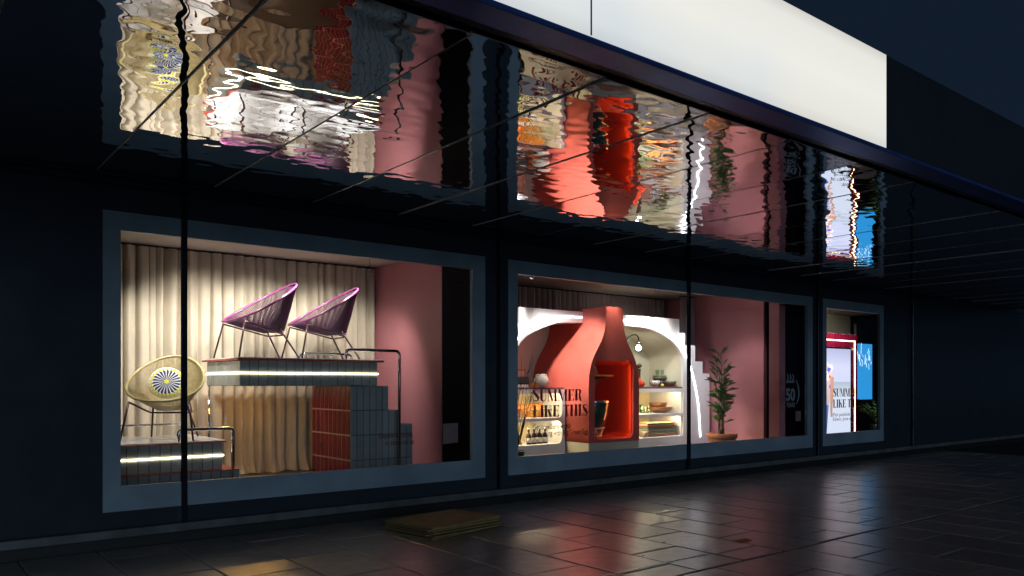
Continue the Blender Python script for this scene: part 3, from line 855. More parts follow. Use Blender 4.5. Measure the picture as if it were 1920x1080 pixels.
for i, x in enumerate((7.78, 7.90, 8.02, 8.14)):
    q = thing('glass_jar', ('clear glass jar with pale lid, %s of the row before the wooden crate' % pos[i]), 'jar', (x, 1.0, S1), 0, 'glass jars before the crate')
    MB().lathe([(.001, .002), (.042, .003), (.042, .10), (.036, .11)], (x, 1.0, S1), 16).build('glass', M_CUP, q)
    MB().lathe([(.001, .111), (.04, .111), (.04, .13), (.001, .131)], (x, 1.0, S1), 16).build('lid', mat('grey_lid', (.35, .38, .33), .4), q)
# left lower shelf: jars and swing-top bottles
for i, x in enumerate((7.40, 7.52)):
    q = thing('storage_jar', ('squat jar with green band at the window edge of the low left shelf', 'squat jar with green band next to the swing top bottles')[i], 'jar', (x, 1.0, S0), 0, 'green banded jars')
    MB().lathe([(.001, .001), (.05, .002), (.05, .085), (.001, .086)], (x, 1.0, S0), 16).build('jar_body', mat('amber_ceramic', (.62, .38, .16), .4), q)
    MB().lathe([(.051, .087), (.051, .155), (.04, .165), (.001, .166)], (x, 1.0, S0), 16).build('green_top', mat('green_band', (.33, .40, .12), .4), q)
M_BROWN = mat('brown_glass', (.035, .010, .012), .15, var=.1, coat=.5)
for i, x in enumerate((7.68, 7.79, 7.90, 8.01)):
    q = thing('swing_top_bottle', 'dark swing top bottle with white label, %s in its row' % pos[i], 'bottle', (x, .95, S0), 0, 'swing top bottles')
    MB().lathe(bottle_prof(.225, .042, .013), (x, .95, S0 + .001), 18).build('glass', M_BROWN, q)
    MB().lathe([(.0425, .025), (.0425, .10)], (x, .95, S0), 18).build('label_band', M_CERW, q)
    MB().lathe([(.001, .226), (.015, .226), (.015, .245), (.001, .25)], (x, .95, S0), 10).build('stopper', M_CERW, q)
    MB().tube([(x - .02, .95, S0 + .19), (x - .017, .95, S0 + .25), (x + .017, .95, S0 + .25), (x + .02, .95, S0 + .19)], .003, 4).build('wire_clip', M_CHROME, q)
# right counter
tg = thing('red_tagine', 'glossy red cone lidded tagine dish right of the kiln', 'tagine', (10.19, 1.12, CT))
M_GRED = mat('glossy_red', (.55, .05, .022), .18, var=.08, coat=.5)
MB().lathe([(.001, 0), (.17, .002), (.20, .045), (.20, .06), (.18, .062)], (10.19, 1.12, CT + .001), 32).build('dish', M_GRED, tg)
MB().lathe([(.18, .063), (.175, .08), (.10, .16), (.05, .24), (.03, .27), (.04, .29), (.04, .31), (.001, .325)], (10.19, 1.12, CT + .001), 32).build('lid', M_GRED, tg)
for i, (x, y, h) in enumerate(((10.22, 1.36, .44), (10.54, 1.32, .42))):
    q = thing('pepper_mill', ('dark wooden pepper mill standing behind the red tagine', 'dark wooden pepper mill standing clear between tagine and patterned bowl')[i], 'pepper mill', (x, y, CT), 0, 'pepper mills')
    MB().lathe([(.001, 0), (.045, .002), (.045, .03), (.032, .10), (.028, .20), (.038, h - .10), (.042, h - .09), (.001, h - .088)], (x, y, CT + .001), 18).build('body', mat('dark_wood', (.05, .024, .018), .35), q)
    MB().lathe([(.02, h - .087), (.052, h - .06), (.05, h - .03), (.02, h - .01), (.001, h)], (x, y, CT + .001), 18).build('knob', mat('dark_wood', (.05, .024, .018), .35), q)
def pat_mat():
    m = mat('patterned_ceramic', (.55, .55, .52), .4)
    nt = m.node_tree; N = nt.nodes; L = nt.links; b = N['Principled BSDF']
    ck = N.new('ShaderNodeTexChecker'); ck.inputs['Scale'].default_value = 38
    ck.inputs[1].default_value = (.7, .7, .66, 1); ck.inputs[2].default_value = (.03, .03, .04, 1)
    tc = N.new('ShaderNodeTexCoord'); L.new(tc.outputs['Object'], ck.inputs[0]); L.new(ck.outputs[0], b.inputs['Base Color'])
    return m
tag(MB().lathe([(.001, 0), (.045, .002), (.085, .05), (.10, .11), (.094, .11), (.08, .055), (.001, .02)], (10.66, 1.06, CT + .001), 24).build('patterned_bowl', pat_mat()),
    'small black and white patterned bowl on the right counter', 'bowl')
M_STONE = mat('dark_stoneware', (.10, .085, .065), .5, var=.15)
for i, (r, z) in enumerate(((.15, 0), (.135, .075), (.13, .105))):
    tag(MB().lathe([(.001, z), (r * .5, z + .002), (r * .95, z + .075), (r, z + .10), (r * .95, z + .10), (r * .85, z + .07), (.001, z + .02 + .0)], (11.0 - .02, 1.22, CT + .001), 28).build('stoneware_bowl', M_STONE),
        ('dark stoneware bowl, lowest of the stack on the right counter', 'dark stoneware bowl, middle of the stack on the right counter', 'dark stoneware bowl, top of the stack on the right counter')[i], 'bowl', 'stacked stoneware bowls')
tag(MB().lathe([(.001, 0), (.06, .002), (.10, .06), (.12, .10), (.113, .10), (.09, .06), (.001, .02)], (10.98, .98, CT + .001), 28).build('stoneware_bowl', M_STONE),
    'single dark stoneware bowl in front of the bowl stack', 'bowl')
for i, (x, y) in enumerate(((10.91, 1.22), (10.98, 1.27), (11.05, 1.22))):
    z0 = CT + .206
    tag(MB().lathe([(.001, .0), (.028, .001), (.034, .10), (.031, .10), (.025, .008), (.001, .007)], (x, y, z0), 14).build('small_glass', M_CUP),
        'small clear glass on the bowl stack, %s of three' % pos[i].replace('leftmost', 'leftmost'), 'glass', 'small glasses on the bowls')
tag(MB().lathe([(.001, 0), (.022, .008), (.03, .028), (.022, .05), (.001, .062)], (10.80, 1.0, CT + .001), 14).build('lemon', mat('lemon', (.55, .52, .10), .5)), 'pale yellow lemon between the patterned bowl and the stoneware', 'lemon')
# right upper shelf
for i in range(7):
    x = 10.06 + .068 * i
    tag(MB().lathe([(.001, .001), (.030, .002), (.034, .15), (.031, .15), (.027, .01), (.001, .009)], (x, 1.20 + .05 * (i % 2), S1 + .001), 12).build('green_tumbler', M_GREENGLASS),
        'green glass tumbler on the upper right shelf, %s from the kiln' % ('first', 'second', 'third', 'fourth', 'fifth', 'sixth', 'seventh')[i], 'tumbler', 'green tumblers on the shelf')
for i in range(4):
    x = 10.18 + .085 * i
    tag(MB().lathe([(.001, .001), (.034, .002), (.036, .115), (.032, .115), (.03, .01), (.001, .009)], (x, .98, S1 + .001), 12).build('clear_tumbler', M_CUP),
        'clear glass tumbler before the green ones, %s from the kiln' % pos[i].replace('leftmost', 'first'), 'tumbler', 'clear tumblers on the shelf')
bk = thing('small_basket', 'small yellow basket with loop handle next to the kiln, upper right shelf', 'basket', (9.98, 1.02, S1))
MB().lathe([(.001, .001), (.075, .002), (.085, .10), (.08, .10), (.07, .01), (.001, .009)], (9.98, 1.02, S1 + .001), 16).build('body', M_ORANGE, bk)
MB().tube([(9.98 + .08 * math.cos(PI * k / 8), 1.02, S1 + .10 + .12 * math.sin(PI * k / 8)) for k in range(9)], .006, 5).build('handle', M_ORANGE, bk)
M_WB = mat('brown_wood_bowl', (.27, .11, .05), .42, var=.25, scale=14)
tag(MB().lathe([(.001, 0), (.10, .002), (.19, .05), (.235, .105), (.228, .105), (.18, .06), (.001, .02)], (10.84, 1.10, S1 + .001), 32).build('wooden_bowl', M_WB), 'large brown wooden bowl on the upper right shelf', 'bowl')
tag(MB().lathe([(.001, .0), (.14, .002), (.165, .08), (.158, .08), (.13, .012), (.001, .010)], (10.80, 1.10, S1 + .108), 32).build('wooden_dish', M_WB), 'straight sided brown wooden dish set inside the large bowl', 'dish')
# right lower shelf: folded cloths
cl = [(.62, .20, .10), (.62, .52, .36), (.33, .38, .24), (.66, .62, .50), (.22, .30, .22), (.55, .20, .14), (.64, .60, .48), (.60, .26, .12)]
nm = ('terracotta', 'cream', 'sage green', 'off white', 'dark green', 'rust red', 'ivory', 'orange')
z = S0 + .001
for i, c in enumerate(cl):
    h = .030; x0 = 10.34 + random.uniform(-.02, .05); x1 = 11.06 + random.uniform(-.04, .04)
    path = []
    b = MB()
    def fn(u, v, x0=x0, x1=x1, z=z, h=h, i=i):
        a = 2 * PI * v
        xx = x0 + (x1 - x0) * u
        yy = 1.12 + .20 * math.copysign(abs(math.cos(a)) ** .35, math.cos(a))
        zz = z + h * .5 + h * .47 * math.copysign(abs(math.sin(a)) ** .8, math.sin(a)) * (1 if 0 < u < 1 else .75)
        return (xx, yy, zz)
    b.grid(fn, 12, 20)
    b.add([fn(0, k / 20) for k in range(20)], [tuple(range(20))]); b.add([fn(1, k / 20) for k in range(20)], [tuple(range(20))])
    o = b.build('folded_cloth', mat('cloth_%d' % i, c, .9, var=.12, scale=20, bump=.001, bscale=120))
    tag(o, 'folded %s cloth, layer %s of the cloth stack on the low right shelf' % (nm[i], ('one', 'two', 'three', 'four', 'five', 'six', 'seven', 'eight')[i]), 'cloth', 'folded cloth stack')
    z += h + .0006
q = thing('striped_jar', 'small striped jar beside the cloth stack on the low right shelf', 'jar', (10.06, .98, S0))
MB().lathe([(.001, .001), (.06, .002), (.07, .07), (.06, .13), (.045, .14), (.001, .141)], (10.06, .98, S0 + .001), 20).build('body', M_STONE, q)
MB().lathe([(.001, .143), (.045, .143), (.04, .19), (.001, .20)], (10.06, .98, S0 + .001), 16).build('lid', M_CERW, q)
q = thing('rolled_napkin', 'rolled pale napkin lying before the cloth stack', 'napkin', (10.24, .95, S0))
MB().tube([(10.16, .92, S0 + .052), (10.33, .95, S0 + .052)], .05, 14).build('roll', mat('napkin', (.60, .50, .38), .9), q)
MB().tube([(10.235, .933, S0 + .052), (10.255, .937, S0 + .052)], .0515, 14).build('band', M_RTRIM, q)

# wall lamp
WL = thing('wall_lamp', 'gooseneck wall lamp with a glowing glass bulb above the right counter', 'lamp', (10.1, 1.60, 2.1))
MB().lathe([(.001, 0), (.05, 0), (.05, .02), (.001, .03)], (10.02, 1.615, 2.22), 14, Matrix.Rotation(PI / 2, 4, 'X')).build('rose', M_MULL, WL)
MB().tube(crom([(10.02, 1.60, 2.22), (10.06, 1.45, 2.20), (10.12, 1.30, 2.28), (10.16, 1.20, 2.40), (10.22, 1.12, 2.44), (10.28, 1.10, 2.40), (10.29, 1.10, 2.33)], 5), .011, 7).build('arm', M_MULL, WL)
MB().lathe([(.012, .09), (.03, .07), (.045, .04), (.05, 0), (.045, 0)], (10.29, 1.10, 2.26), 16).build('socket', M_CHROME, WL)
MB().lathe([(.001, -.085), (.03, -.075), (.045, -.04), (.03, -.005), (.015, .01)], (10.29, 1.10, 2.25), 16).build('bulb', M_BULB, WL)
MB().lathe([(.052, .01), (.075, -.05), (.072, -.10), (.04, -.12)], (10.29, 1.10, 2.25), 18).build('glass_shade', M_CUP, WL)

settle(1.16, (0, 1.333, -.256))
begin_display()
# bare twigs at window edge
TW = thing('bare_twig_arrangement', 'bare dark twigs in a black pot at the edge of the middle window', 'twigs', (7.02, .42, FZ))
M_TWIG = mat('twig', (.02, .014, .012), .7)
MB().lathe([(.001, 0), (.09, .002), (.12, .18), (.11, .185), (.08, .02), (.001, .02)], (7.02, .42, FZ + .001), 18).build('pot', mat('black_pot', (.015, .015, .017), .4), TW)
rg = random.Random(21)
for k in range(11):
    p = Vector((7.02, .42, FZ + .16)); d = Vector((rg.uniform(-.18, .35), rg.uniform(-.1, .25), 1)).normalized()
    path = [p.copy()]; L_ = rg.uniform(.75, 1.35); b = MB()
    for i in range(9):
        d = (d + Vector((rg.uniform(-.16, .20), rg.uniform(-.12, .12), rg.uniform(-.06, .06)))).normalized()
        p = p + d * L_ / 9; path.append(p.copy())
        if i > 3 and rg.random() < .7:
            e = (d + Vector((rg.uniform(-.9, .9), rg.uniform(-.4, .4), rg.uniform(-.2, .3)))).normalized()
            b.tube([p, p + e * .10, p + (e + Vector((0, 0, .3))).normalized() * rg.uniform(.18, .3)], .0032, 4, r2=.0012, cap=False)
    b.tube(path, .006, 5, r2=.002, cap=False)
    b.build('twig', M_TWIG, TW)

settle(1.12, (0, 1.0, -.192)); FZ = .27
# potted palm
PP = thing('potted_palm', 'tall slender palm in a terracotta pot before the pink wall', 'potted plant', (12.77, 1.20, FZ))
M_TERRA = mat('terracotta', (.50, .19, .10), .7, var=.12, scale=9)
px, py = 12.77, 1.20
MB().lathe([(.001, 0), (.21, .002), (.265, .25), (.268, .255), (.29, .26), (.30, .345), (.285, .35), (.25, .345), (.24, .29), (.001, .285)], (px, py, FZ + .001), 32).build('pot', M_TERRA, PP)
MB().lathe([(.001, .315), (.243, .31)], (px, py, FZ + .001), 24).build('soil', M_TWIG, PP)
M_LEAF = mat('palm_leaf', (.10, .20, .06), .45, var=.35, scale=14)
M_STEM = mat('palm_stem', (.10, .13, .04), .5, var=.3, scale=20)
lf_ = MB()
for k in range(11):
    a = rg.uniform(0, 2 * PI); rr = rg.uniform(0, .08)
    p0 = Vector((px + rr * math.cos(a), py + rr * math.sin(a), FZ + .29)); h = rg.uniform(.7, 1.7)
    top = p0 + Vector((rg.uniform(-.14, .14), rg.uniform(-.12, .12), h))
    mid = p0.lerp(top, .5) + Vector((rg.uniform(-.03, .03), rg.uniform(-.03, .03), 0))
    MB().tube([p0, mid, top], .009, 5, r2=.004).build('stem', M_STEM, PP)
    for q_ in range(15):
        t = rg.uniform(.22, 1.02)
        base = p0.lerp(top, t)
        aa = rg.uniform(0, 2 * PI)
        d = Vector((math.cos(aa) * .8, math.sin(aa) * .8, rg.uniform(.3, 1.6))).normalized()
        ln = rg.uniform(.16, .40); wd = rg.uniform(.004, .0065)
        sd = d.cross(Vector((0, 0, 1))).normalized() * wd
        m1 = base + d * ln * .5 + Vector((0, 0, .01)); e1 = base + d * ln - Vector((0, 0, ln * .28))
        lf_.add([base, m1 + sd, e1, m1 - sd], [(0, 1, 2), (0, 2, 3)])
fo = lf_.build('foliage', M_LEAF, PP); fo['kind'] = 'stuff'

# ================================================================== WINDOW 3
FZ = .4125
begin_display()
S3 = thing('tiled_screen_stand', 'red tiled upright frame with glowing strip round a tall poster screen', 'screen stand', (16.0, .65, FZ))
x0, x1, y0, y1, z1 = 14.62, 16.79, .60, .80, 2.66
MB().box(x0 + .01, x1 - .012, y0 + .014, y1, FZ + .001, z1 - .012).build('stand_core', M_GROUTW, S3)
tiles_y(S3, 15.0, x1, 2.36, z1, y0 + .013, 17, 1, M_RTILE, gap=.008)
for k in range(6): tiles_y(S3, 16.53, x1, FZ + .318 * k, FZ + .318 * (k + 1), y0 + .013, 2, 1, M_RTILE, gap=.008)
tiles_z(S3, 15.0, x1, y0 + .01, y1, z1 - .0115, 12, 1, M_WTILE)
MB().box(15.0, 16.69, y0 - .012, y0 - .001, 2.50, 2.525).build('light_strip', mat('led_peach', (.9, .9, .9), .4, var=0, emit=(1, .66, .36), estr=4), S3)
MB().box(16.665, 16.69, y0 - .012, y0 - .001, FZ + .05, 2.499).build('light_strip', MATS['led_peach'], S3)
MB().box(15.0, 16.53, y0 - .006, y0 + .001, FZ + .04, 2.36).build('screen_bezel', M_MULL, S3)
def poster_mat():
    m = bpy.data.materials.new('poster_screen'); m.use_nodes = True
    nt = m.node_tree; N = nt.nodes; L = nt.links; b = N['Principled BSDF']; b.inputs['Roughness'].default_value = .4
    ge = N.new('ShaderNodeNewGeometry'); sp = N.new('ShaderNodeSeparateXYZ'); L.new(ge.outputs['Position'], sp.inputs[0])
    mr = N.new('ShaderNodeMapRange'); mr.inputs[1].default_value = .5; mr.inputs[2].default_value = 2.36; L.new(sp.outputs[2], mr.inputs[0])
    cr = N.new('ShaderNodeValToRGB'); e = cr.color_ramp.elements
    e[0].position = 0; e[0].color = (.50, .55, .68, 1); e[1].position = 1; e[1].color = (.36, .39, .58, 1)
    for p, c in ((.45, (.52, .56, .66, 1)), (.56, (.38, .43, .52, 1)), (.60, (.33, .39, .50, 1)), (.61, (.50, .53, .68, 1)), (.8, (.52, .54, .72, 1))):
        q = e.new(p); q.color = c
    L.new(mr.outputs[0], cr.inputs[0])
    b.inputs['Base Color'].default_value = (.02, .02, .02, 1)
    L.new(cr.outputs[0], b.inputs['Emission Color']); b.inputs['Emission Strength'].default_value = 1.25
    return m
scr = MB().box(15.05, 16.49, y0 - .009, y0 - .0065, FZ + .08, 2.33).build('poster_screen', poster_mat(), S3)
def flat(name, pts, col, s=.8, dy=.0005):
    b = MB(); b.add([(x, y0 - .0093 - dy, z) for x, z in pts], [tuple(range(len(pts)))])
    return b.build(name, mat('print_%s_%d' % (name, int(dy * 1e5)), col, .4, var=0, emit=col, estr=s), scr)
flat('printed_shirt', [(15.05, 1.15), (15.62, 1.15), (15.70, 1.55), (15.78, 1.70), (15.70, 1.95), (15.50, 2.05), (15.05, 2.1)], (.55, .42, .45), .8, .0005)
for k in range(16):
    a0 = rg.uniform(15.1, 15.72); z0 = rg.uniform(1.2, 1.95); r = rg.uniform(.03, .085)
    flat('printed_flower', [(a0 + r * math.cos(j * PI / 3.5) * rg.uniform(.6, 1.2), z0 + r * math.sin(j * PI / 3.5) * rg.uniform(.6, 1.2)) for j in range(7)], ((.75, .03, .05), (.08, .12, .55), (.75, .70, .75))[k % 3], .8, .0008 + k * 1e-5)
flat('printed_trousers', [(15.05, .53), (15.52, .53), (15.60, 1.14), (15.05, 1.14)], (.10, .15, .50), .9, .0004)
flat('printed_arm', [(15.66, 1.75), (15.80, 1.72), (15.78, 1.30), (15.74, 1.0), (15.76, .88), (15.68, .88), (15.66, 1.02), (15.66, 1.3)], (.45, .24, .18), .9, .0012)
# beige wall + blue screen + fern further in
BS = thing('blue_screen', 'bright blue picture screen beyond the red tiled stand', 'screen', (17.7, .95, FZ))
MB().box(17.36, 18.10, .92, .98, FZ + .001, 2.95, .005).build('casing', M_MULL, BS)
MB().box(17.40, 18.06, .912, .919, 1.22, 2.50).build('display', mat('blue_display', (.02, .02, .02), .3, var=0, emit=(.03, .36, .85), estr=.75), BS)
for k in range(20):
    xa = 17.42 + .03 * k; zz = 2.15 + .12 * math.sin(k * 1.9)
    MB().tube([(xa, .909, zz), (xa + rg.uniform(-.1, .1) * .6, .909, zz + rg.uniform(-.25, .25))], .006, 4).build('printed_stroke', led('pale_blue_line', (.55, .85, .95), .9) if 'pale_blue_line' not in MATS else MATS['pale_blue_line'], BS)
FE = thing('fern_plant', 'dark arching fern in front of the blue screen', 'plant', (17.58, .55, FZ))
MB().lathe([(.001, 0), (.12, .002), (.16, .25), (.15, .255), (.11, .02), (.001, .02)], (17.58, .55, FZ + .001), 18).build('pot', MATS['black_pot'], FE)
lf_ = MB()
for k in range(26):
    a = rg.uniform(0, 2 * PI); p = Vector((17.58, .55, FZ + .2)); L_ = rg.uniform(.8, 1.5)
    d = Vector((math.cos(a) * .30, math.sin(a) * .25, 1)).normalized(); pts = []
    for i in range(10):
        pts.append(p.copy()); d = (d + Vector((math.cos(a) * .10, math.sin(a) * .08, -.13))).normalized(); p = p + d * L_ / 10
    for i in range(2, 9):
        for sg in (-1, 1):
            sd = Vector((-math.sin(a), math.cos(a), .1)) * sg * .10 * (1 - i / 10)
            lf_.add([pts[i], pts[i] + sd + (pts[i + 1] - pts[i]) * .6, pts[i] + (pts[i + 1] - pts[i]) * .35], [(0, 1, 2)])
    lf_.tube(pts, .004, 4, r2=.001, cap=False)
fo = lf_.build('fronds', M_LEAF, FE); fo['kind'] = 'stuff'

settle(1.12, (0, 1.0, -.192))
# ================================================================== LETTERING
def vstroke(pts, n=8):
    P = crom(pts, n); L_ = []; R_ = []
    for i, (x, z, w) in enumerate(P):
        a = P[max(i - 1, 0)]; c = P[min(i + 1, len(P) - 1)]
        t = Vector((c[0] - a[0], c[1] - a[1])); t.normalize(); nx, nz = -t.y, t.x
        L_.append((x + nx * w / 2, z + nz * w / 2)); R_.append((x - nx * w / 2, z - nz * w / 2))
    return [[L_[i], L_[i + 1], R_[i + 1], R_[i]] for i in range(len(P) - 1)]
def rc(x0, x1, z0, z1): return [[(x0, z0), (x1, z0), (x1, z1), (x0, z1)]]
h_ = .04
def ser(x, w): return rc(x - .05, x + w + .05, 0, h_)
def sert(x, w): return rc(x - .05, x + w + .05, 1 - h_, 1)
def glyph(c):
    if c == 'I': return rc(.05, .25, 0, 1) + ser(.05, .2) + sert(.05, .2), .30
    if c == 'L': return rc(.05, .25, 0, 1) + rc(0, .52, 0, h_) + sert(.05, .2) + [[(.52, 0), (.52, .30), (.48, .16), (.36, h_)]], .55
    if c == 'E': return rc(.05, .25, 0, 1) + rc(0, .54, 0, h_) + rc(0, .52, 1 - h_, 1) + rc(.25, .40, .49, .53) + [[(.54, 0), (.54, .30), (.50, .16), (.38, h_)], [(.52, 1), (.36, 1 - h_), (.48, .86), (.52, .72)], [(.40, .36), (.40, .66), (.36, .53), (.36, .49)]], .57
    if c == 'T': return rc(.18, .38, 0, 1) + rc(.02, .54, 1 - h_, 1) + ser(.18, .2) + [[(.54, 1), (.40, 1 - h_), (.51, .86), (.54, .72)], [(.02, 1), (.02, .72), (.05, .86), (.16, 1 - h_)]], .56
    if c == 'H': return rc(.05, .25, 0, 1) + rc(.45, .65, 0, 1) + ser(.05, .2) + sert(.05, .2) + ser(.45, .2) + sert(.45, .2) + rc(.25, .45, .48, .52), .70
    if c == 'U': return rc(.05, .25, .28, 1) + sert(.05, .2) + sert(.50, .04) + vstroke([(.15, .30, .2), (.17, .14, .18), (.30, .02, .07), (.45, .10, .05), (.52, .30, .04), (.52, 1, .04)]), .60
    if c == 'M': return rc(.08, .12, 0, 1) + ser(.05, .1) + [[(.03, 1), (.25, 1), (.50, .0), (.40, .0)]] + [[(.44, .0), (.48, .0), (.68, 1), (.64, 1)]] + rc(.62, .82, 0, 1) + ser(.62, .2) + rc(.62, .87, 1 - h_, 1), .87
    if c == 'K': return rc(.05, .25, 0, 1) + ser(.05, .2) + sert(.05, .2) + [[(.25, .40), (.25, .46), (.54, 1), (.58, 1)], [(.28, .55), (.40, .70), (.66, 0), (.46, 0)]] + rc(.46, .64, 1 - h_, 1) + rc(.42, .70, 0, h_), .68
    if c == 'R': return rc(.05, .25, 0, 1) + ser(.05, .2) + sert(.05, .2) + vstroke([(.25, .98, .04), (.40, .97, .06), (.50, .86, .18), (.50, .66, .18), (.40, .54, .06), (.25, .53, .04)]) + vstroke([(.36, .52, .05), (.47, .42, .17), (.50, .2, .18), (.56, .04, .12), (.66, .03, .04)]), .66
    if c == 'S': return vstroke([(.46, .74, .03), (.42, .90, .05), (.28, .97, .07), (.13, .88, .14), (.14, .70, .20), (.29, .52, .23), (.43, .32, .20), (.42, .12, .14), (.26, .03, .07), (.10, .10, .05), (.05, .28, .03)], 6) + [[(.46, .70), (.49, .98), (.46, .98), (.43, .86)], [(.02, .02), (.05, .02), (.08, .14), (.05, .30)]], .53
    return [], .22
M_VINYL = mat('red_vinyl', (.42, .018, .022), .5, var=.05)
M_VDARK = mat('dark_vinyl', (.03, .010, .012), .5, var=.05)
def didone(text, x, z, h, width, y, parent, m):
    adv = 0; let = []
    for ch_ in text:
        g_, w = glyph(ch_)
        if g_: let.append([[(adv + a, c) for a, c in p] for p in g_])
        adv += w + .045
    sx = width / (adv - .045)
    for polys in let:
        b = MB()
        for i, p in enumerate(polys):
            b.add([(x + a * sx, y - .00002 * (i % 9), z + c * h) for a, c in p], [tuple(range(len(p)))])
        b.build('window_letter', m, parent)
def sans(text, x, z, size, width, y, parent, m, name='window_lettering', bold=0.0):
    cu_ = bpy.data.curves.new('t', 'FONT'); cu_.body = text; cu_.size = size; cu_.offset = bold
    o = bpy.data.objects.new('t', cu_); COL.objects.link(o)
    dg = bpy.context.evaluated_depsgraph_get()
    me0 = bpy.data.meshes.new_from_object(o.evaluated_get(dg))
    bpy.data.objects.remove(o)
    xs = [v.co.x for v in me0.vertices]; w = max(xs) - min(xs); k = width / w
    b = MB(); b.add([(x + (v.co.x - min(xs)) * k, y, z + v.co.y) for v in me0.vertices], [tuple(p.vertices) for p in me0.polygons])
    bpy.data.meshes.remove(me0)
    o = b.build(name, m, parent); o['kind'] = 'stuff'
    return o
YT = .0095
P2, P2r, P3, P1 = panes[2], panes[3], panes[4], panes[1]
didone('SUMMER', 6.977, 1.345, .165, .925, YT, P2, M_VINYL)
didone('LIKE THIS', 6.977, 1.125, .165, 1.045, YT, P2, M_VINYL)
sans('Get-togethers worth', 6.977, .955, .105, .71, YT, P2, M_VDARK, bold=.001)
sans('celebrating with Big Green Egg', 6.955, .862, .105, 1.07, YT, P2, M_VDARK, bold=.001)
didone('SUMMER', 14.747, 1.325, .165, .925, YT, P3, M_VDARK)
didone('LIKE THIS', 14.747, 1.105, .165, 1.045, YT, P3, M_VDARK)
sans('Pick poolside up', 14.745, .935, .10, .80, YT, P3, M_VDARK)
sans('Edwin, June and', 14.745, .845, .10, .80, YT, P3, M_VDARK)
M_DRED = mat('dull_red_vinyl', (.16, .012, .02), .5)
sans('Explore more', 4.60, .94, .085, .46, YT, P1, M_DRED, bold=.001)
sans('in store or at', 4.68, .855, .085, .40, YT, P1, M_DRED, bold=.001)
M_GREYV = mat('grey_vinyl', (.22, .24, .26), .5)
sans('50', 13.10, 1.275, .31, .30, YT, P2r, M_GREYV, bold=.012)
sans('YEARS', 13.11, 1.15, .12, .28, YT, P2r, M_GREYV, bold=.003)
b = MB()
for p in vstroke([(13.43, 1.66, .015), (13.50, 1.55, .035), (13.53, 1.42, .045), (13.51, 1.30, .035), (13.44, 1.20, .015)]):
    b.add([(x, YT, z) for x, z in p], [(0, 1, 2, 3)])
for a0 in (0, .09, .18):
    for p in vstroke([(13.12 + a0, 1.62, .02), (13.17 + a0, 1.70, .035), (13.14 + a0, 1.77, .02)]) + vstroke([(13.10 + a0, 1.60, .015), (13.20 + a0, 1.63, .03)]):
        b.add([(x, YT - .0001, z) for x, z in p], [(0, 1, 2, 3)])
b.build('anniversary_emblem', M_GREYV, P2r)
M_STICK = mat('sticker', (.20, .13, .13), .6)
b = MB(); b.add([(5.50, YT, .83), (5.73, YT, .84), (5.73, YT, 1.09), (5.50, YT, 1.085)], [(0, 1, 2, 3)]); b.build('square_sticker', M_STICK, P1)
b = MB(); b.add([(13.42, YT, .88), (13.60, YT, .88), (13.60, YT, 1.07), (13.42, YT, 1.07)], [(0, 1, 2, 3)]); b.build('square_sticker', M_STICK, P2r)

# ================================================================== STREET LITTER
M_CARD = mat('cardboard', (.30, .21, .085), .8, var=.25, scale=6, bump=.001, bscale=50)
ang = math.radians(9)
zz = 0.003
for k in range(8):
    th = .011; w, d = 1.0 + rg.uniform(-.05, .06), .74 + rg.uniform(-.04, .05)
    cxk, cyk = 4.80 + rg.uniform(-.04, .04), -1.05 + rg.uniform(-.04, .04); a = ang + rg.uniform(-.07, .07)
    me = MB()
    def fn(u, v, w=w, d=d, k=k):
        return ((u - .5) * w, (v - .5) * d, .006 * math.sin(u * 4 + k) * (u - .5))
    tp = MB(); nu = 6
    me.box(-w / 2, w / 2, -d / 2, d / 2, 0, th, .001)
    o = bpy.data.objects.new('cardboard_sheet', me.mesh('cardboard_sheet', M_CARD)); COL.objects.link(o)
    o.location = (cxk, cyk, zz); o.rotation_euler = (rg.uniform(-.004, .004), rg.uniform(-.003, .003), a)
    tag(o, 'flattened cardboard box, topmost of the stack on the pavement' if k == 7 else 'flattened cardboard box under the topmost one in the pavement stack', 'cardboard', 'flattened cardboard stack')
    zz += th + .004
b = MB(); b.add([(6.70, -3.58, .004), (6.90, -3.56, .006), (6.91, -3.47, .012), (6.71, -3.46, .005), (6.70, -3.58, .002), (6.90, -3.56, .004), (6.91, -3.47, .010), (6.71, -3.46, .003)],
    [(0, 1, 2, 3), (7, 6, 5, 4), (0, 4, 5, 1), (1, 5, 6, 2), (2, 6, 7, 3), (3, 7, 4, 0)])
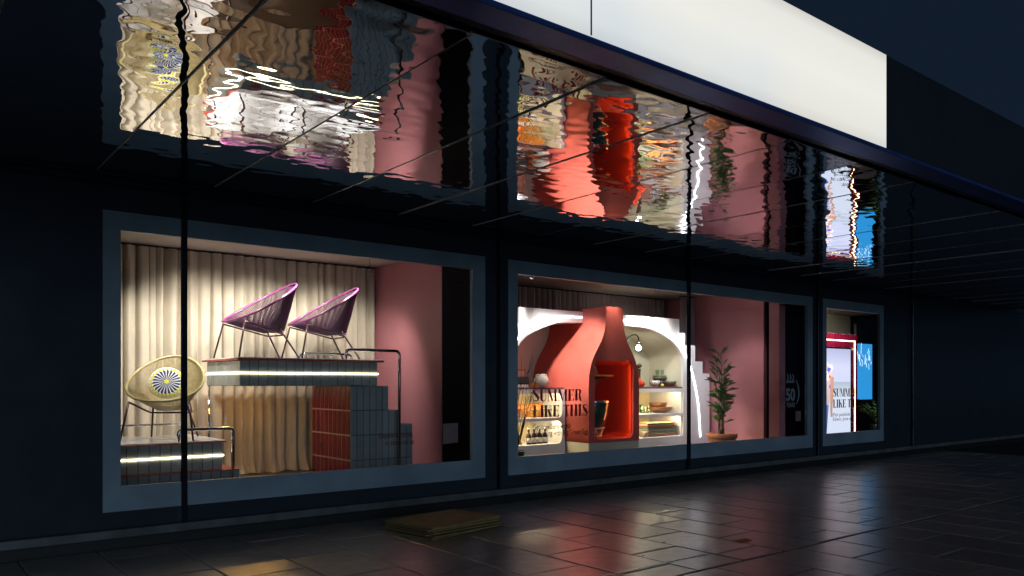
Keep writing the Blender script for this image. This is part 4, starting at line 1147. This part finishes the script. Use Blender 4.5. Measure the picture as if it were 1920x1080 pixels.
tag(b.build('paper_scrap', mat('orange_paper', (.50, .17, .08), .7)), 'small orange paper scrap lying on the paving', 'litter')
b = MB(); b.box(4.55, 6.05, -3.668, -3.658, -.004, .004)  # pale strip laid to draw light glinting off a slab edge
tag(b.build('joint_glint', mat('pale_glint', (.75, .73, .68), .28, metal=.4)), 'thin pale strip drawn as light glinting off a slab edge', 'painted glint')

# ================================================================== DISPLAY LIGHTING
WARM = (1, .93, .81); NEUT = (1, .93, .84)
sp = [
 ((2.5, 1.45, 3.41), (2.7, 2.75, 1.3), 165, 90, WARM, 'track spotlight above the straw coloured chair'),
 ((3.4, 1.45, 3.41), (3.5, 2.75, 1.9), 205, 90, WARM, 'track spotlight above the left end of the tall stand'),
 ((4.3, 1.45, 3.41), (4.3, 2.75, 1.9), 205, 90, WARM, 'track spotlight above the middle of the tall stand'),
 ((5.2, 1.45, 3.41), (5.3, 2.6, 1.9), 190, 95, WARM, 'track spotlight above the handrails'),
 ((8.0, 1.66, 3.38), (9.75, 2.05, 2.1), 480, 44, NEUT, 'track spotlight aimed at the left flank of the red kiln'),
 ((10.1, 1.50, 3.42), (10.3, 1.72, 2.7), 48, 48, NEUT, 'track spotlight above the kiln neck'),
 ((11.5, 1.72, 3.38), (11.9, 2.5, 2.3), 130, 95, NEUT, 'track spotlight above the right side of the white arch'),
 ((12.8, 1.30, 3.38), (13.1, 2.4, 1.7), 95, 55, (.93, .96, 1), 'track spotlight above the stepped end of the white arch'),
 ((8.4, 1.72, 3.38), (8.35, 2.45, 2.3), 105, 62, NEUT, 'track spotlight above the left side of the white arch'),
 ((11.2, 0.80, 3.38), (12.2, 3.0, 1.9), 200, 48, (1, .95, .80), 'added fill spotlight aimed into the right niche'),  # unseen fitting put in to brighten the niche
 ((12.9, 0.75, 3.40), (13.5, 1.3, 1.6), 50, 62, (1, .86, .82), 'track spotlight above the potted palm'),
 ((17.0, 0.7, 3.36), (17.8, 2.2, 2.4), 260, 95, WARM, 'track spotlight above the tiled poster screen'),
]
for l, t_, w, dg_, c, lab in sp: track_spot(lab, l, t_, w, dg_, c)
